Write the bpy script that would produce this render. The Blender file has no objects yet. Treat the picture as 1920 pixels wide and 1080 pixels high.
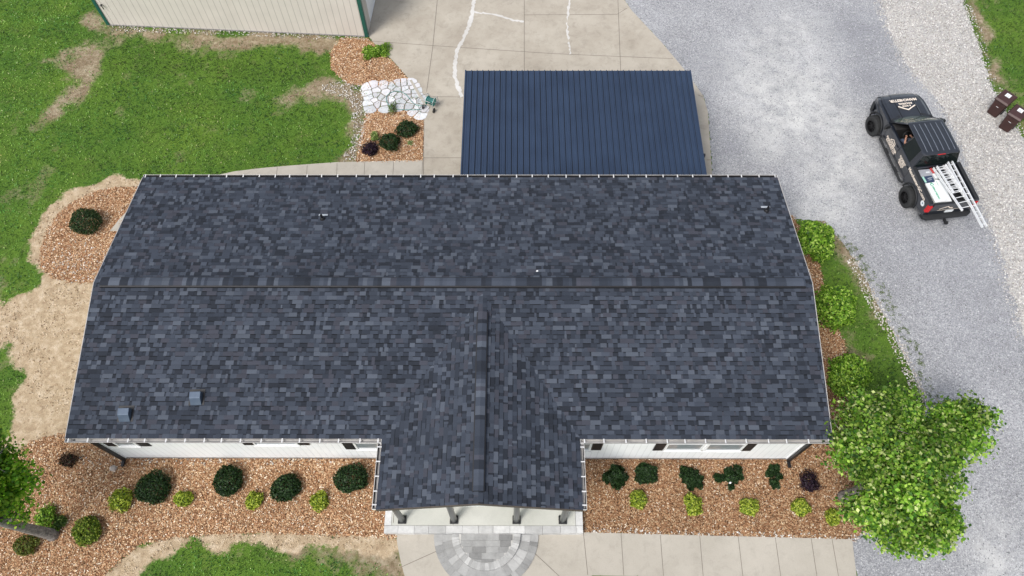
import bpy, math, random
import numpy as np
from mathutils import Vector, Matrix
from mathutils.geometry import tessellate_polygon
R = math.radians
random.seed(7); rng = np.random.default_rng(7)
scene = bpy.context.scene
COL = scene.collection

# ------------------------------------------------------------------ camera, sky, sun, exposure
CF, CA, CROLL, CYAW = 1366.97, 0.4908, -0.0043, -0.0059
CPOS = Vector((2.0098, -11.388, 25.1162))
Fv = Vector((math.sin(CYAW)*math.sin(CA), math.cos(CYAW)*math.sin(CA), -math.cos(CA)))
Rv0 = Fv.cross(Vector((0, 0, 1))).normalized(); Uv0 = Rv0.cross(Fv)
Rv = Rv0*math.cos(CROLL)+Uv0*math.sin(CROLL); Uv = -Rv0*math.sin(CROLL)+Uv0*math.cos(CROLL)
cam = bpy.data.cameras.new('camera'); camo = bpy.data.objects.new('camera', cam); COL.objects.link(camo)
cam.sensor_width = 36; cam.lens = 36*CF/1920; cam.clip_end = 2000; cam.clip_start = .5
M = Matrix((Rv, Uv, -Fv)).transposed().to_4x4(); M.translation = CPOS
camo.matrix_world = M; scene.camera = camo

SUN_EL, SUN_AZ = 53, 222        # azimuth measured clockwise from +Y: light from front left
world = bpy.data.worlds.new('World'); scene.world = world; world.use_nodes = True
wn = world.node_tree; bg = wn.nodes['Background']
sky = wn.nodes.new('ShaderNodeTexSky'); sky.sky_type = 'NISHITA'; sky.sun_disc = False
sky.sun_elevation = R(SUN_EL); sky.sun_rotation = R(SUN_AZ); sky.dust_density = 3.0; sky.air_density = 1.0
hs = wn.nodes.new('ShaderNodeHueSaturation'); hs.inputs['Saturation'].default_value = .42
wn.links.new(sky.outputs[0], hs.inputs['Color']); wn.links.new(hs.outputs[0], bg.inputs['Color'])
bg.inputs['Strength'].default_value = .15
sl = bpy.data.lights.new('sun', 'SUN'); sl.energy = 1.7; sl.angle = R(17); sl.color = (1, .965, .91)
so = bpy.data.objects.new('sun', sl); COL.objects.link(so)
sd = Vector((math.sin(R(SUN_AZ))*math.cos(R(SUN_EL)), math.cos(R(SUN_AZ))*math.cos(R(SUN_EL)), math.sin(R(SUN_EL))))
so.rotation_euler = sd.to_track_quat('Z', 'Y').to_euler(); so.location = sd*40
vs = scene.view_settings; vs.view_transform = 'Standard'; vs.look = 'None'; vs.gamma = 1; vs.exposure = 0.45

def at(px, py, z=0.0):
    d = Fv + Rv*((px-960)/CF) + Uv*((540-py)/CF)
    return CPOS + d*((z-CPOS.z)/d.z)
def P2(pts, z=0.0): return [tuple(at(x, y, z)[:2]) for x, y in pts]

# ------------------------------------------------------------------ materials
def mat(name, rough=.8, metallic=0., spec=.5):
    m = bpy.data.materials.new(name); m.use_nodes = True
    b = m.node_tree.nodes['Principled BSDF']; b.inputs['Roughness'].default_value = rough
    b.inputs['Metallic'].default_value = metallic; b.inputs['Specular IOR Level'].default_value = spec
    return m, m.node_tree, b
def N(t, typ, **kw):
    n = t.nodes.new(typ)
    for k, v in kw.items():
        if k in n.inputs: n.inputs[k].default_value = v
        else: setattr(n, k, v)
    return n
def coords(t, obj=True):
    return N(t, 'ShaderNodeTexCoord').outputs['Object'] if obj else N(t, 'ShaderNodeNewGeometry').outputs['Position']
def noise(t, co, scale, detail=4, rough=.55, out='Fac', dist=0.):
    n = N(t, 'ShaderNodeTexNoise', Scale=scale, Detail=detail, Roughness=rough, Distortion=dist); t.links.new(co, n.inputs['Vector']); return n.outputs[out]
def voro(t, co, scale, feature='F1', out='Distance', rand=1.):
    n = N(t, 'ShaderNodeTexVoronoi', Scale=scale, Randomness=rand); n.feature = feature; t.links.new(co, n.inputs['Vector']); return n.outputs[out]
def ramp(t, fac, stops, interp='LINEAR'):
    n = N(t, 'ShaderNodeValToRGB'); n.color_ramp.interpolation = interp
    e = n.color_ramp.elements
    while len(e) < len(stops): e.new(.5)
    for k, (p, c) in enumerate(stops):
        e[k].position = p; e[k].color = (c, c, c, 1) if isinstance(c, (int, float)) else (*c, 1)
    t.links.new(fac, n.inputs[0]); return n.outputs[0]
def mix(t, fac, a, b, mode='MIX'):
    n = N(t, 'ShaderNodeMix', data_type='RGBA', blend_type=mode); n.clamp_factor = True
    for s, v in ((0, fac), (6, a), (7, b)):
        if isinstance(v, bpy.types.NodeSocket): t.links.new(v, n.inputs[s])
        elif s == 0: n.inputs[0].default_value = v
        else: n.inputs[s].default_value = (*v, 1) if len(v) == 3 else v
    return n.outputs[2]
def mth(t, op, a, b=0., c=0.):
    n = N(t, 'ShaderNodeMath', operation=op)
    for s, v in enumerate((a, b, c)):
        if isinstance(v, bpy.types.NodeSocket): t.links.new(v, n.inputs[s])
        else: n.inputs[s].default_value = v
    return n.outputs[0]
def attr(t, name, out='Color'):
    n = N(t, 'ShaderNodeAttribute'); n.attribute_name = name; return n.outputs[out]
def bump(t, b, h, strength=.4, dist=.01):
    n = N(t, 'ShaderNodeBump', Strength=strength, Distance=dist); t.links.new(h, n.inputs['Height']); t.links.new(n.outputs[0], b.inputs['Normal'])
def xyz(t, co):
    n = N(t, 'ShaderNodeSeparateXYZ'); t.links.new(co, n.inputs[0]); return n.outputs
def blob(t, co, cx, cy, r, soft=1.):
    n = N(t, 'ShaderNodeVectorMath', operation='DISTANCE'); t.links.new(co, n.inputs[0]); n.inputs[1].default_value = (cx, cy, 0)
    m = N(t, 'ShaderNodeMapRange', interpolation_type='SMOOTHSTEP'); t.links.new(n.outputs['Value'], m.inputs[0])
    m.inputs[1].default_value = r*(1+soft); m.inputs[2].default_value = r*max(0, 1-soft); return m.outputs[0]
def plain(name, col, rough=.6, metallic=0., var=.12, scale=6., spec=.5, bmp=0.):
    m, t, b = mat(name, rough, metallic, spec); co = coords(t)
    n = noise(t, co, scale, 5)
    c = mix(t, ramp(t, n, [(.3, 0.), (.7, 1.)]), tuple(x*(1-var) for x in col), tuple(min(1, x*(1+var)) for x in col))
    t.links.new(c, b.inputs['Base Color'])
    if bmp: bump(t, b, noise(t, co, scale*8, 4), bmp, .004)
    return m

def leaf_mat(name, transl=.35, rough=.55):
    m, t, b = mat(name, rough, 0, .35)
    c = attr(t, 'col'); t.links.new(c, b.inputs['Base Color'])
    tr = N(t, 'ShaderNodeBsdfTranslucent'); g = mix(t, 1., c, (1.1, 1.15, .6), 'MULTIPLY'); t.links.new(g, tr.inputs['Color'])
    ms = N(t, 'ShaderNodeMixShader'); ms.inputs[0].default_value = transl
    t.links.new(b.outputs[0], ms.inputs[1]); t.links.new(tr.outputs[0], ms.inputs[2])
    t.links.new(ms.outputs[0], t.nodes['Material Output'].inputs['Surface']); return m
MLEAF = leaf_mat('leaf'); MGRASS = leaf_mat('grass_blade', .3, .7)

def chip_mat():
    m, t, b = mat('mulch_chip', .85, 0, .3); t.links.new(attr(t, 'col'), b.inputs['Base Color']); return m
MCHIP = chip_mat()

def ground_mat():
    m, t, b = mat('lawn_and_soil', .95, 0, .15); co = coords(t, False)
    g = ramp(t, noise(t, co, 26, 8, .75), [(.28, (.03, .065, .012)), (.45, (.075, .15, .022)), (.6, (.12, .215, .036)), (.78, (.20, .25, .09))])
    big = ramp(t, noise(t, co, .35, 4, .6), [(.35, (.78, .86, .8)), (.65, (1.18, 1.1, .95))]); g = mix(t, 1., g, big, 'MULTIPLY')
    sp = ramp(t, noise(t, co, 1.7, 6, .7), [(.55, 0.), (.75, .55)])
    g = mix(t, sp, g, (.17, .17, .075))
    dn = noise(t, co, 3.2, 8, .68); dn2 = noise(t, co, 30, 5, .7)
    d = ramp(t, dn, [(.3, (.33, .24, .155)), (.48, (.46, .355, .235)), (.6, (.56, .45, .32)), (.72, (.64, .54, .41))])
    d = mix(t, ramp(t, dn2, [(.3, .45), (.5, 0.)]), d, (.30, .21, .13))
    pit = ramp(t, noise(t, co, 7, 5, .6, dist=1.5), [(.33, .85), (.41, 0.)]); d = mix(t, pit, d, (.27, .19, .12))
    r = ramp(t, noise(t, co, 5, 9, .8), [(.32, (.10, .075, .045)), (.45, (.26, .205, .13)), (.55, (.36, .30, .21)), (.68, (.50, .43, .33))])
    r = mix(t, ramp(t, noise(t, co, 1.1, 5, .7), [(.42, .0), (.62, .6)]), r, (.17, .115, .07)); r = mix(t, ramp(t, noise(t, co, 14, 4, .7), [(.55, 0.), (.7, .5)]), r, (.16, .19, .06))
    a1 = attr(t, 'dirt', 'Fac'); a2 = attr(t, 'dry', 'Fac')
    edge = mth(t, 'MULTIPLY_ADD', noise(t, co, 7, 8, .8), 1.5, -.75)
    f2 = ramp(t, mth(t, 'ADD', a2, edge), [(.25, 0.), (.75, 1.)])
    f1 = ramp(t, mth(t, 'ADD', a1, edge), [(.36, 0.), (.62, 1.)])
    c = mix(t, f2, g, r); c = mix(t, f1, c, d); t.links.new(c, b.inputs['Base Color'])
    bump(t, b, mth(t, 'ADD', noise(t, co, 45, 6, .7), mth(t, 'MULTIPLY', dn, 1.5)), .8, .04); return m

def mulch_mat():
    m, t, b = mat('mulch', .9, 0, .2); co = coords(t, False)
    v = voro(t, co, 30, out='Color'); x = xyz(t, v)[0]
    c = ramp(t, x, [(0, (.13, .065, .03)), (.4, (.30, .16, .08)), (.75, (.44, .265, .145)), (1, (.62, .46, .30))])
    big = ramp(t, noise(t, co, .6, 4, .6), [(.3, .75), (.7, 1.2)]); c = mix(t, 1., c, big, 'MULTIPLY')
    t.links.new(c, b.inputs['Base Color']); bump(t, b, xyz(t, v)[1], .9, .02); return m

def gravel_mat(name, pale):
    m, t, b = mat(name, .9, 0, .2); co = coords(t, False)
    v = xyz(t, voro(t, co, 27 if not pale else 24, out='Color'))[0]; v2 = xyz(t, voro(t, co, 60, out='Color'))[0]
    if pale: c = ramp(t, v, [(0, (.30, .28, .26)), (.3, (.43, .41, .385)), (.7, (.52, .50, .475)), (1, (.66, .645, .625))])
    else: c = ramp(t, v, [(0, (.15, .155, .17)), (.3, (.28, .29, .315)), (.7, (.37, .38, .405)), (1, (.60, .61, .63))])
    c = mix(t, .4, c, ramp(t, v2, [(0, (.2, .2, .21)), (1, (.62, .61, .61))]))
    big = ramp(t, noise(t, co, .45, 5, .6), [(.3, .86), (.7, 1.12)]); c = mix(t, 1., c, big, 'MULTIPLY')
    if not pale:
        nz = noise(t, co, 1.4, 8, .72)
        for (px, py, r, s) in ((1480, 205, 1.9, 1.), (1560, 330, 1.2, .8), (1585, 235, 1.0, .6), (1400, 130, 1.6, .6), (1490, 70, 1.8, .6), (1545, 395, 1.0, .7), (1440, 270, .9, .5), (1610, 300, .8, .8), (1530, 150, 1.0, .6), (1870, 1020, 1., .35), (1860, 1060, .6, .6)):
            q = at(px, py); f = mth(t, 'MULTIPLY', blob(t, co, q.x, q.y, r, .9), ramp(t, nz, [(.38, .1), (.62, 1.)]))
            c = mix(t, mth(t, 'MULTIPLY', f, s), c, (.64, .64, .625))
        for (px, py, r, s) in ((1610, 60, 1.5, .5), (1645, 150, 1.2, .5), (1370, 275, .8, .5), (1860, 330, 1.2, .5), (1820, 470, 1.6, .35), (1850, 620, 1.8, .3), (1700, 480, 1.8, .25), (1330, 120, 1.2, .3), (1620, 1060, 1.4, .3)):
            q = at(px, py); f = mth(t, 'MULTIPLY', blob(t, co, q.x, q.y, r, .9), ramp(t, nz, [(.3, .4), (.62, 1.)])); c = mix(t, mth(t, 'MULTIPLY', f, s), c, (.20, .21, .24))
    t.links.new(c, b.inputs['Base Color']); bump(t, b, mth(t, 'ADD', v, v2), .7, .015); return m

def concrete_mat(name, a, bcol, stain=.3):
    m, t, b = mat(name, .85, 0, .25); co = coords(t, False)
    c = mix(t, ramp(t, noise(t, co, .55, 6, .65), [(.3, 0.), (.7, 1.)]), a, bcol)
    c = mix(t, ramp(t, noise(t, co, 2.3, 8, .75, dist=.6), [(.5, 0.), (.78, stain)]), c, tuple(x*.55 for x in a))
    c = mix(t, 1., c, ramp(t, noise(t, co, 60, 3, .6), [(.3, .9), (.7, 1.07)]), 'MULTIPLY')
    t.links.new(c, b.inputs['Base Color']); bump(t, b, noise(t, co, 70, 4), .25, .004); return m
MG = ground_mat(); MM = mulch_mat(); MGR = gravel_mat('gravel', False); MGP = gravel_mat('pale_pebbles', True)
MCON = concrete_mat('driveway_concrete', (.355, .315, .26), (.47, .43, .365), .55)
MWALK = concrete_mat('walk_concrete', (.385, .355, .305), (.47, .435, .38), .4)
MPORCH = concrete_mat('porch_concrete', (.46, .465, .42), (.56, .56, .515), .25)
MJOINT = plain('joint', (.16, .14, .12), .95); MPATCH = concrete_mat('crack_filler', (.50, .48, .45), (.66, .65, .63), .35)

def shingle_mat():
    m, t, b = mat('shingle', .9, 0, .25); co = coords(t)
    c = attr(t, 'col'); n = ramp(t, noise(t, co, 150, 3, .7), [(.3, .72), (.7, 1.3)])
    c = mix(t, 1., c, n, 'MULTIPLY'); c = mix(t, 1., c, ramp(t, noise(t, co, .5, 4), [(.3, .92), (.7, 1.08)]), 'MULTIPLY')
    t.links.new(c, b.inputs['Base Color']); return m
MSH = shingle_mat()
MBLK = plain('black_trim', (.012, .012, .014), .45, 0, .2); MTRIM = plain('white_trim', (.78, .79, .80), .45, 0, .03)
MGUT = plain('gutter_inside', (.40, .385, .37), .6, 0, .2, 3.); MGLASS, _t, _b = mat('window_glass', .08, 0, .8)
_c = coords(_t); _t.links.new(ramp(_t, noise(_t, _c, 1.5, 3), [(.3, (.20, .23, .25)), (.7, (.33, .36, .38))]), _b.inputs['Base Color'])
def stripe_mat(name, col, axis, period, depth, rough=.5, dark=.75, w=.08):
    m, t, b = mat(name, rough); co = coords(t); x = xyz(t, co)[axis]
    f = mth(t, 'FRACT', mth(t, 'DIVIDE', x, period)); l = ramp(t, f, [(0, 1.), (w, 0.), (1-w*.2, 0.), (1, 1.)])
    c = mix(t, l, col, tuple(v*dark for v in col)); c = mix(t, 1., c, ramp(t, noise(t, co, 1.2, 4), [(.3, .95), (.7, 1.04)]), 'MULTIPLY')
    t.links.new(c, b.inputs['Base Color']); bump(t, b, l, .5, -depth); return m
MSID = stripe_mat('white_siding', (.86, .885, .90), 0, .22, .008, .5, .80, .14)
MSKIRT = plain('skirting', (.25, .24, .23), .9, 0, .4, 12)

# ------------------------------------------------------------------ object helpers
def tag(o, label=None, cat=None, group=None, kind=None):
    if label: o['label'] = label
    if cat: o['category'] = cat
    if group: o['group'] = group
    if kind: o['kind'] = kind
    return o
def empty(name, loc=(0, 0, 0), rz=0., label=None, cat=None, group=None):
    o = bpy.data.objects.new(name, None); COL.objects.link(o); o.location = loc; o.rotation_euler = (0, 0, rz); o.empty_display_size = .2
    return tag(o, label, cat, group)
def link(name, me, m, parent=None):
    o = bpy.data.objects.new(name, me); COL.objects.link(o)
    if m: me.materials.append(m)
    if parent: o.parent = parent
    return o
class G:
    def __init__(s): s.v = []; s.f = []
    def add(s, v, f):
        k = len(s.v); s.v += [tuple(x) for x in v]; s.f += [tuple(i+k for i in q) for q in f]; return s
    def box(s, x0, x1, y0, y1, z0, z1, M=None):
        v = [(x, y, z) for z in (z0, z1) for y in (y0, y1) for x in (x0, x1)]
        if M is not None: v = [M @ Vector(q) for q in v]
        return s.add(v, [(0, 2, 3, 1), (4, 5, 7, 6), (0, 1, 5, 4), (2, 6, 7, 3), (0, 4, 6, 2), (1, 3, 7, 5)])
    def loft(s, rings, cap=True, closed=True):
        n = len(rings[0]); v = [p for r in rings for p in r]; f = []
        for i in range(len(rings)-1):
            for j in range(n if closed else n-1):
                a = i*n+j; b = i*n+(j+1) % n; f.append((a, b, b+n, a+n))
        if cap and closed: f.append(tuple(range(n))[::-1]); f.append(tuple(range((len(rings)-1)*n, len(rings)*n)))
        return s.add(v, f)
    def tube(s, pts, r, n=8, r2=None):
        pts = [Vector(p) for p in pts]; rings = []; L = len(pts)
        for i, p in enumerate(pts):
            d = (pts[min(i+1, L-1)]-pts[max(i-1, 0)]).normalized()
            a = d.cross(Vector((0, 0, 1))) if abs(d.z) < .95 else d.cross(Vector((1, 0, 0))); a.normalize(); b = d.cross(a)
            rr = (r[i] if isinstance(r, (list, tuple)) else (r if r2 is None else r+(r2-r)*i/(L-1)))
            rings.append([p+(a*math.cos(2*math.pi*k/n)+b*math.sin(2*math.pi*k/n))*rr for k in range(n)])
        return s.loft(rings)
    def lathe(s, prof, c, axis='z', n=24, cap=True):   # prof: (radius, height)
        rings = []
        for r, h in prof:
            ring = []
            for k in range(n):
                a = 2*math.pi*k/n; x, y = r*math.cos(a), r*math.sin(a)
                q = (x, y, h) if axis == 'z' else ((h, x, y) if axis == 'x' else (y, h, x))
                ring.append((c[0]+q[0], c[1]+q[1], c[2]+q[2]))
            rings.append(ring)
        return s.loft(rings, cap)
    def prism(s, poly, z0, z1):
        n = len(poly); tri = tessellate_polygon([[Vector((x, y, 0)) for x, y in poly]])
        v = [(x, y, z0) for x, y in poly]+[(x, y, z1) for x, y in poly]
        area = sum(poly[i][0]*poly[(i+1) % n][1]-poly[(i+1) % n][0]*poly[i][1] for i in range(n))
        f = []
        for t_ in tri:
            a, b, c = [poly[i] for i in t_]
            o = (b[0]-a[0])*(c[1]-a[1])-(b[1]-a[1])*(c[0]-a[0])
            q = tuple(t_) if o > 0 else tuple(t_)[::-1]
            f.append(tuple(i+n for i in q)); f.append(q[::-1])
        for i in range(n):
            j = (i+1) % n; f.append((i, j, j+n, i+n) if area > 0 else (j, i, i+n, j+n))
        return s.add(v, f)
    def build(s, name, m, parent=None, smooth=False, bevel=0., seg=2, T=None, nose=False):
        v = s.v if T is None else [tuple(T @ Vector(q)) for q in s.v]
        if nose: v = [(x*(1-.20*max(0, (y-2.15)/.75)**2), y, z) for x, y, z in v]   # fenders and hood draw in towards the grille
        me = bpy.data.meshes.new(name); me.from_pydata(v, [], s.f); me.update()
        if smooth: me.polygons.foreach_set('use_smooth', [True]*len(me.polygons))
        o = link(name, me, m, parent)
        if bevel: b = o.modifiers.new('b', 'BEVEL'); b.width = bevel; b.segments = seg; b.limit_method = 'ANGLE'; b.angle_limit = R(35)
        return o
def quads(name, V, C, m, parent=None, fid=None):
    """V (N,4,3) independent quads, C (N,3) colours per face"""
    n = len(V); me = bpy.data.meshes.new(name)
    me.vertices.add(n*4); me.vertices.foreach_set('co', np.ascontiguousarray(V, dtype=np.float32).ravel())
    me.loops.add(n*4); me.loops.foreach_set('vertex_index', np.arange(n*4, dtype=np.int32))
    me.polygons.add(n); me.polygons.foreach_set('loop_start', np.arange(0, n*4, 4, dtype=np.int32))
    me.update(calc_edges=True)
    a = me.attributes.new('col', 'FLOAT_COLOR', 'FACE'); a.data.foreach_set('color', np.concatenate([C, np.ones((n, 1))], 1).astype(np.float32).ravel())
    return link(name, me, m, parent)
def dup(o, loc=None, parent=None):
    c = o.copy(); COL.objects.link(c)
    if loc is not None: c.location = loc
    if parent is not None: c.parent = parent
    for ch in list(o.children): dup(ch, None, c)
    return c

def smooth_poly(pts, step=.12, jit=.04, rnd=True, seed=1):
    """Catmull-Rom through the points, then a small irregular wobble"""
    r = random.Random(seed); n = len(pts); out = []
    for i in range(n):
        p0, p1, p2, p3 = [Vector(pts[(i+k-1) % n]) for k in range(4)]
        L = (p2-p1).length; m = max(1, int(L/step))
        for k in range(m):
            t = k/m
            if rnd: q = .5*((2*p1)+(p2-p0)*t+(2*p0-5*p1+4*p2-p3)*t*t+(3*p1-p0-3*p2+p3)*t**3)
            else: q = p1.lerp(p2, t)
            out.append((q.x+r.uniform(-jit, jit), q.y+r.uniform(-jit, jit)))
    return out
def inside(X, Y, poly):
    p = np.array(poly); c = np.zeros(X.shape, bool); n = len(p)
    for i in range(n):
        x1, y1 = p[i]; x2, y2 = p[(i+1) % n]
        if y1 == y2: continue
        c ^= ((y1 > Y) != (y2 > Y)) & (X < (x2-x1)*(Y-y1)/(y2-y1)+x1)
    return c
def sdist(X, Y, poly):
    p = np.array(poly); n = len(p); d = np.full(X.shape, 1e9)
    for i in range(n):
        a = p[i]; b = p[(i+1) % n]-a; L = b@b+1e-12
        t = np.clip(((X-a[0])*b[0]+(Y-a[1])*b[1])/L, 0, 1)
        d = np.minimum(d, np.hypot(X-a[0]-t*b[0], Y-a[1]-t*b[1]))
    return np.where(inside(X, Y, poly), d, -d)

# ------------------------------------------------------------------ ground regions (world metres, measured off the photograph's ground plane)
HW, HL = 11.75, 4.942; ZE, ZR = 3.2385, 4.161; YF = -HL+.254; XW = 11.46
house_poly = [(-XW, YF), (XW, YF), (XW, -YF), (-XW, -YF)]
road = P2([(1168, -60), (1170, 0), (1185, 21), (1241, 81), (1282, 130), (1318, 180), (1327, 210), (1336, 332)])+[(10.2, 4.6), (11.6, 4.4)]+P2([(1478, 408), (1500, 412), (1545, 415), (1575, 450), (1612, 500), (1640, 560), (1668, 610), (1690, 660), (1712, 705), (1735, 760), (1730, 830), (1680, 900), (1600, 975), (1590, 1005), (1607, 1080), (1615, 1180), (2250, 1180), (2120, 640), (1990, 400), (1920, 262), (1880, 205), (1852, 150), (1832, 80), (1806, 10), (1790, -60)])
shoulder = P2([(1640, -60), (1652, 0), (1668, 60), (1700, 120), (1760, 190), (1800, 260), (1815, 320), (1850, 400), (1880, 480), (1900, 560), (1925, 640), (2150, 660), (1990, 400), (1920, 262), (1880, 205), (1852, 150), (1832, 80), (1806, 10), (1790, -60)])
apron = P2([(700, -60), (697, 0), (690, 66), (700, 80), (735, 112), (770, 152), (783, 178), (795, 200), (795, 245), (793, 300), (793, 345), (1336, 345), (1335, 330), (1327, 210), (1318, 180), (1282, 130), (1241, 81), (1185, 21), (1170, 0), (1168, -60)])
backwalk = P2([(380, 345), (400, 331), (440, 322), (500, 315), (560, 310), (630, 305), (793, 301), (793, 350), (380, 350)])
bed_l = P2([(262, 352), (215, 352), (180, 360), (140, 378), (110, 402), (88, 435), (78, 470), (76, 500), (95, 518), (130, 528), (190, 530)])+[(-11.2, 1.0), (-11.2, 4.4)]
bed_f = P2([(130, 812), (60, 828), (38, 850), (0, 880), (-80, 900), (-120, 1120), (170, 1130), (190, 1085), (230, 1045), (262, 1020), (330, 1006), (420, 1000), (500, 998), (640, 1003), (744, 1008), (744, 998)])+[(-2.2, -7.0), (-2.2, -4.6), (-11.3, -4.6)]
bed_r = [(4.2, -4.6), (4.2, -7.0)]+P2([(1094, 998), (1200, 1001), (1400, 1006), (1597, 1012), (1640, 985), (1690, 930), (1690, 880), (1640, 800), (1600, 720), (1582, 640), (1560, 600), (1545, 540), (1535, 495), (1518, 470), (1500, 430), (1485, 405)])+[(11.3, 4.4), (11.3, -4.6)]
bed_a = P2([(640, 72), (690, 73), (735, 115), (768, 150), (745, 156), (690, 164), (650, 155), (622, 130), (620, 100)])
bed_b = P2([(690, 206), (740, 202), (782, 212), (795, 228), (793, 301), (668, 304), (672, 280), (680, 240)])
front_walk = P2([(743, 998), (745, 1020), (752, 1055), (760, 1085), (790, 1150), (1040, 1150), (1100, 1100), (1110, 1079), (1300, 1082), (1606, 1084), (1597, 1011), (1400, 1006), (1200, 1001), (1094, 998)])
side_pad = P2([(207, 434), (222, 415), (243, 392), (260, 385), (260, 434)])
D_soil = [P2([(-60, 575), (0, 563), (45, 558), (80, 543), (84, 515), (52, 490), (50, 455), (70, 415), (110, 378), (160, 350), (215, 335), (270, 337), (300, 420), (200, 540), (150, 800), (125, 830), (60, 835), (35, 850), (0, 870), (-60, 880), (-30, 840), (10, 815), (24, 780), (34, 735), (30, 700), (16, 648), (-60, 650)]),
          P2([(150, 1100), (200, 1060), (250, 1022), (330, 1002), (500, 994), (640, 998), (735, 1003), (740, 1028), (640, 1030), (560, 1024), (420, 1022), (320, 1032), (265, 1055), (235, 1100)])]
D_dry = [P2([(172, 30), (200, 44), (690, 68), (660, 90), (610, 92), (600, 130), (590, 98), (480, 98), (420, 93), (330, 84), (250, 74), (208, 84), (190, 98), (196, 132), (155, 152), (118, 138), (112, 112), (150, 98), (178, 92), (176, 60)]),
         P2([(525, 180), (560, 155), (620, 145), (660, 150), (695, 165), (690, 210), (672, 270), (668, 304), (635, 304), (655, 270), (662, 225), (640, 195), (600, 185), (560, 195), (530, 192)]),
         P2([(70, 222), (118, 176), (165, 162), (125, 190), (78, 226)]),
         P2([(560, 1022), (740, 1030), (752, 1070), (735, 1062), (700, 1045), (560, 1040)]),
         P2([(1545, 412), (1592, 462), (1628, 512), (1658, 575), (1698, 652), (1730, 735), (1724, 740), (1691, 662), (1652, 588), (1620, 522), (1586, 474), (1548, 428)]),
         P2([(1560, 600), (1590, 620), (1605, 655), (1600, 670), (1580, 660)]), P2([(1790, -60), (1810, 0), (1838, 70), (1858, 145), (1900, 200), (1930, 250), (1950, 230), (1890, 150), (1860, 90), (1835, 10), (1815, -60)])]
# ground grid
gx = np.concatenate([[-400, -120, -45], np.arange(-30, 34, .14), [50, 120, 400]]); gy = np.concatenate([[-400, -120, -30], np.arange(-14, 24, .14), [45, 120, 400]])
GX, GY = np.meshgrid(gx, gy); nx, ny = len(gx), len(gy)
_nt = np.random.default_rng(5).random((256, 256))
def vnoise(X, Y, s):
    x, y = X*s+97.3, Y*s+53.1; xi, yi = np.floor(x).astype(int), np.floor(y).astype(int); fx, fy = x-xi, y-yi; fx = fx*fx*(3-2*fx); fy = fy*fy*(3-2*fy)
    g = lambda a, b: _nt[a % 256, b % 256]
    return (g(xi, yi)*(1-fx)+g(xi+1, yi)*fx)*(1-fy)+(g(xi, yi+1)*(1-fx)+g(xi+1, yi+1)*fx)*fy
def fbm(X, Y, s, o=4): return sum(vnoise(X, Y, s*2**k)*.5**k for k in range(o))/sum(.5**k for k in range(o))-.5
def maskof(polys, X, Y, w):
    r = np.full(X.shape, -9.)
    for p in polys: r = np.maximum(r, sdist(X, Y, p)+(fbm(X, Y, 1.2, 5)*1.9*w/.35))
    return np.clip(r/w*.4+.5, 0, 1)
Adirt = maskof(D_soil, GX, GY, .22); thin = lambda X, Y: np.clip((fbm(X, Y, .9, 5)-.13)*4, 0, .40)
Adry = np.maximum(maskof(D_dry, GX, GY, .40), thin(GX, GY))
GZ = -.0*GX
me = bpy.data.meshes.new('lawn'); me.vertices.add(nx*ny); me.vertices.foreach_set('co', np.stack([GX, GY, GZ], -1).astype(np.float32).ravel())
ii, jj = np.meshgrid(np.arange(nx-1), np.arange(ny-1)); q = (jj*nx+ii).ravel(); fq = np.stack([q, q+1, q+nx+1, q+nx], 1).astype(np.int32)
me.loops.add(fq.size); me.loops.foreach_set('vertex_index', fq.ravel()); me.polygons.add(len(fq)); me.polygons.foreach_set('loop_start', np.arange(0, fq.size, 4, dtype=np.int32)); me.update(calc_edges=True)
for nm, A in (('dirt', Adirt), ('dry', Adry)):
    a = me.attributes.new(nm, 'FLOAT', 'POINT'); a.data.foreach_set('value', A.astype(np.float32).ravel())
tag(link('lawn', me, MG), kind='structure')

def region(name, poly, z0, z1, m, jit=.0, step=.12, rnd=False, seed=1):
    pp = smooth_poly(poly, step, jit, rnd, seed) if jit else poly
    return tag(G().prism(pp, z0, z1).build(name, m), kind='structure')
region('driveway', road, -.02, .008, MGR, .05, .1)
region('gravel_shoulder', shoulder, -.02, .013, MGP, .12, .12, seed=3)
region('concrete_apron', apron, -.1, .03, MCON); region('back_walk', backwalk, -.1, .034, MWALK)
region('side_pad', side_pad, -.1, .045, MWALK)
region('front_walk', front_walk, -.1, .03, MWALK)
beds = [bed_l, bed_f, bed_r, bed_a, bed_b]
for k, b_ in enumerate(beds): region('mulch_bed', b_, -.03, .018, MM, .035, .09, seed=10+k)

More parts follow.
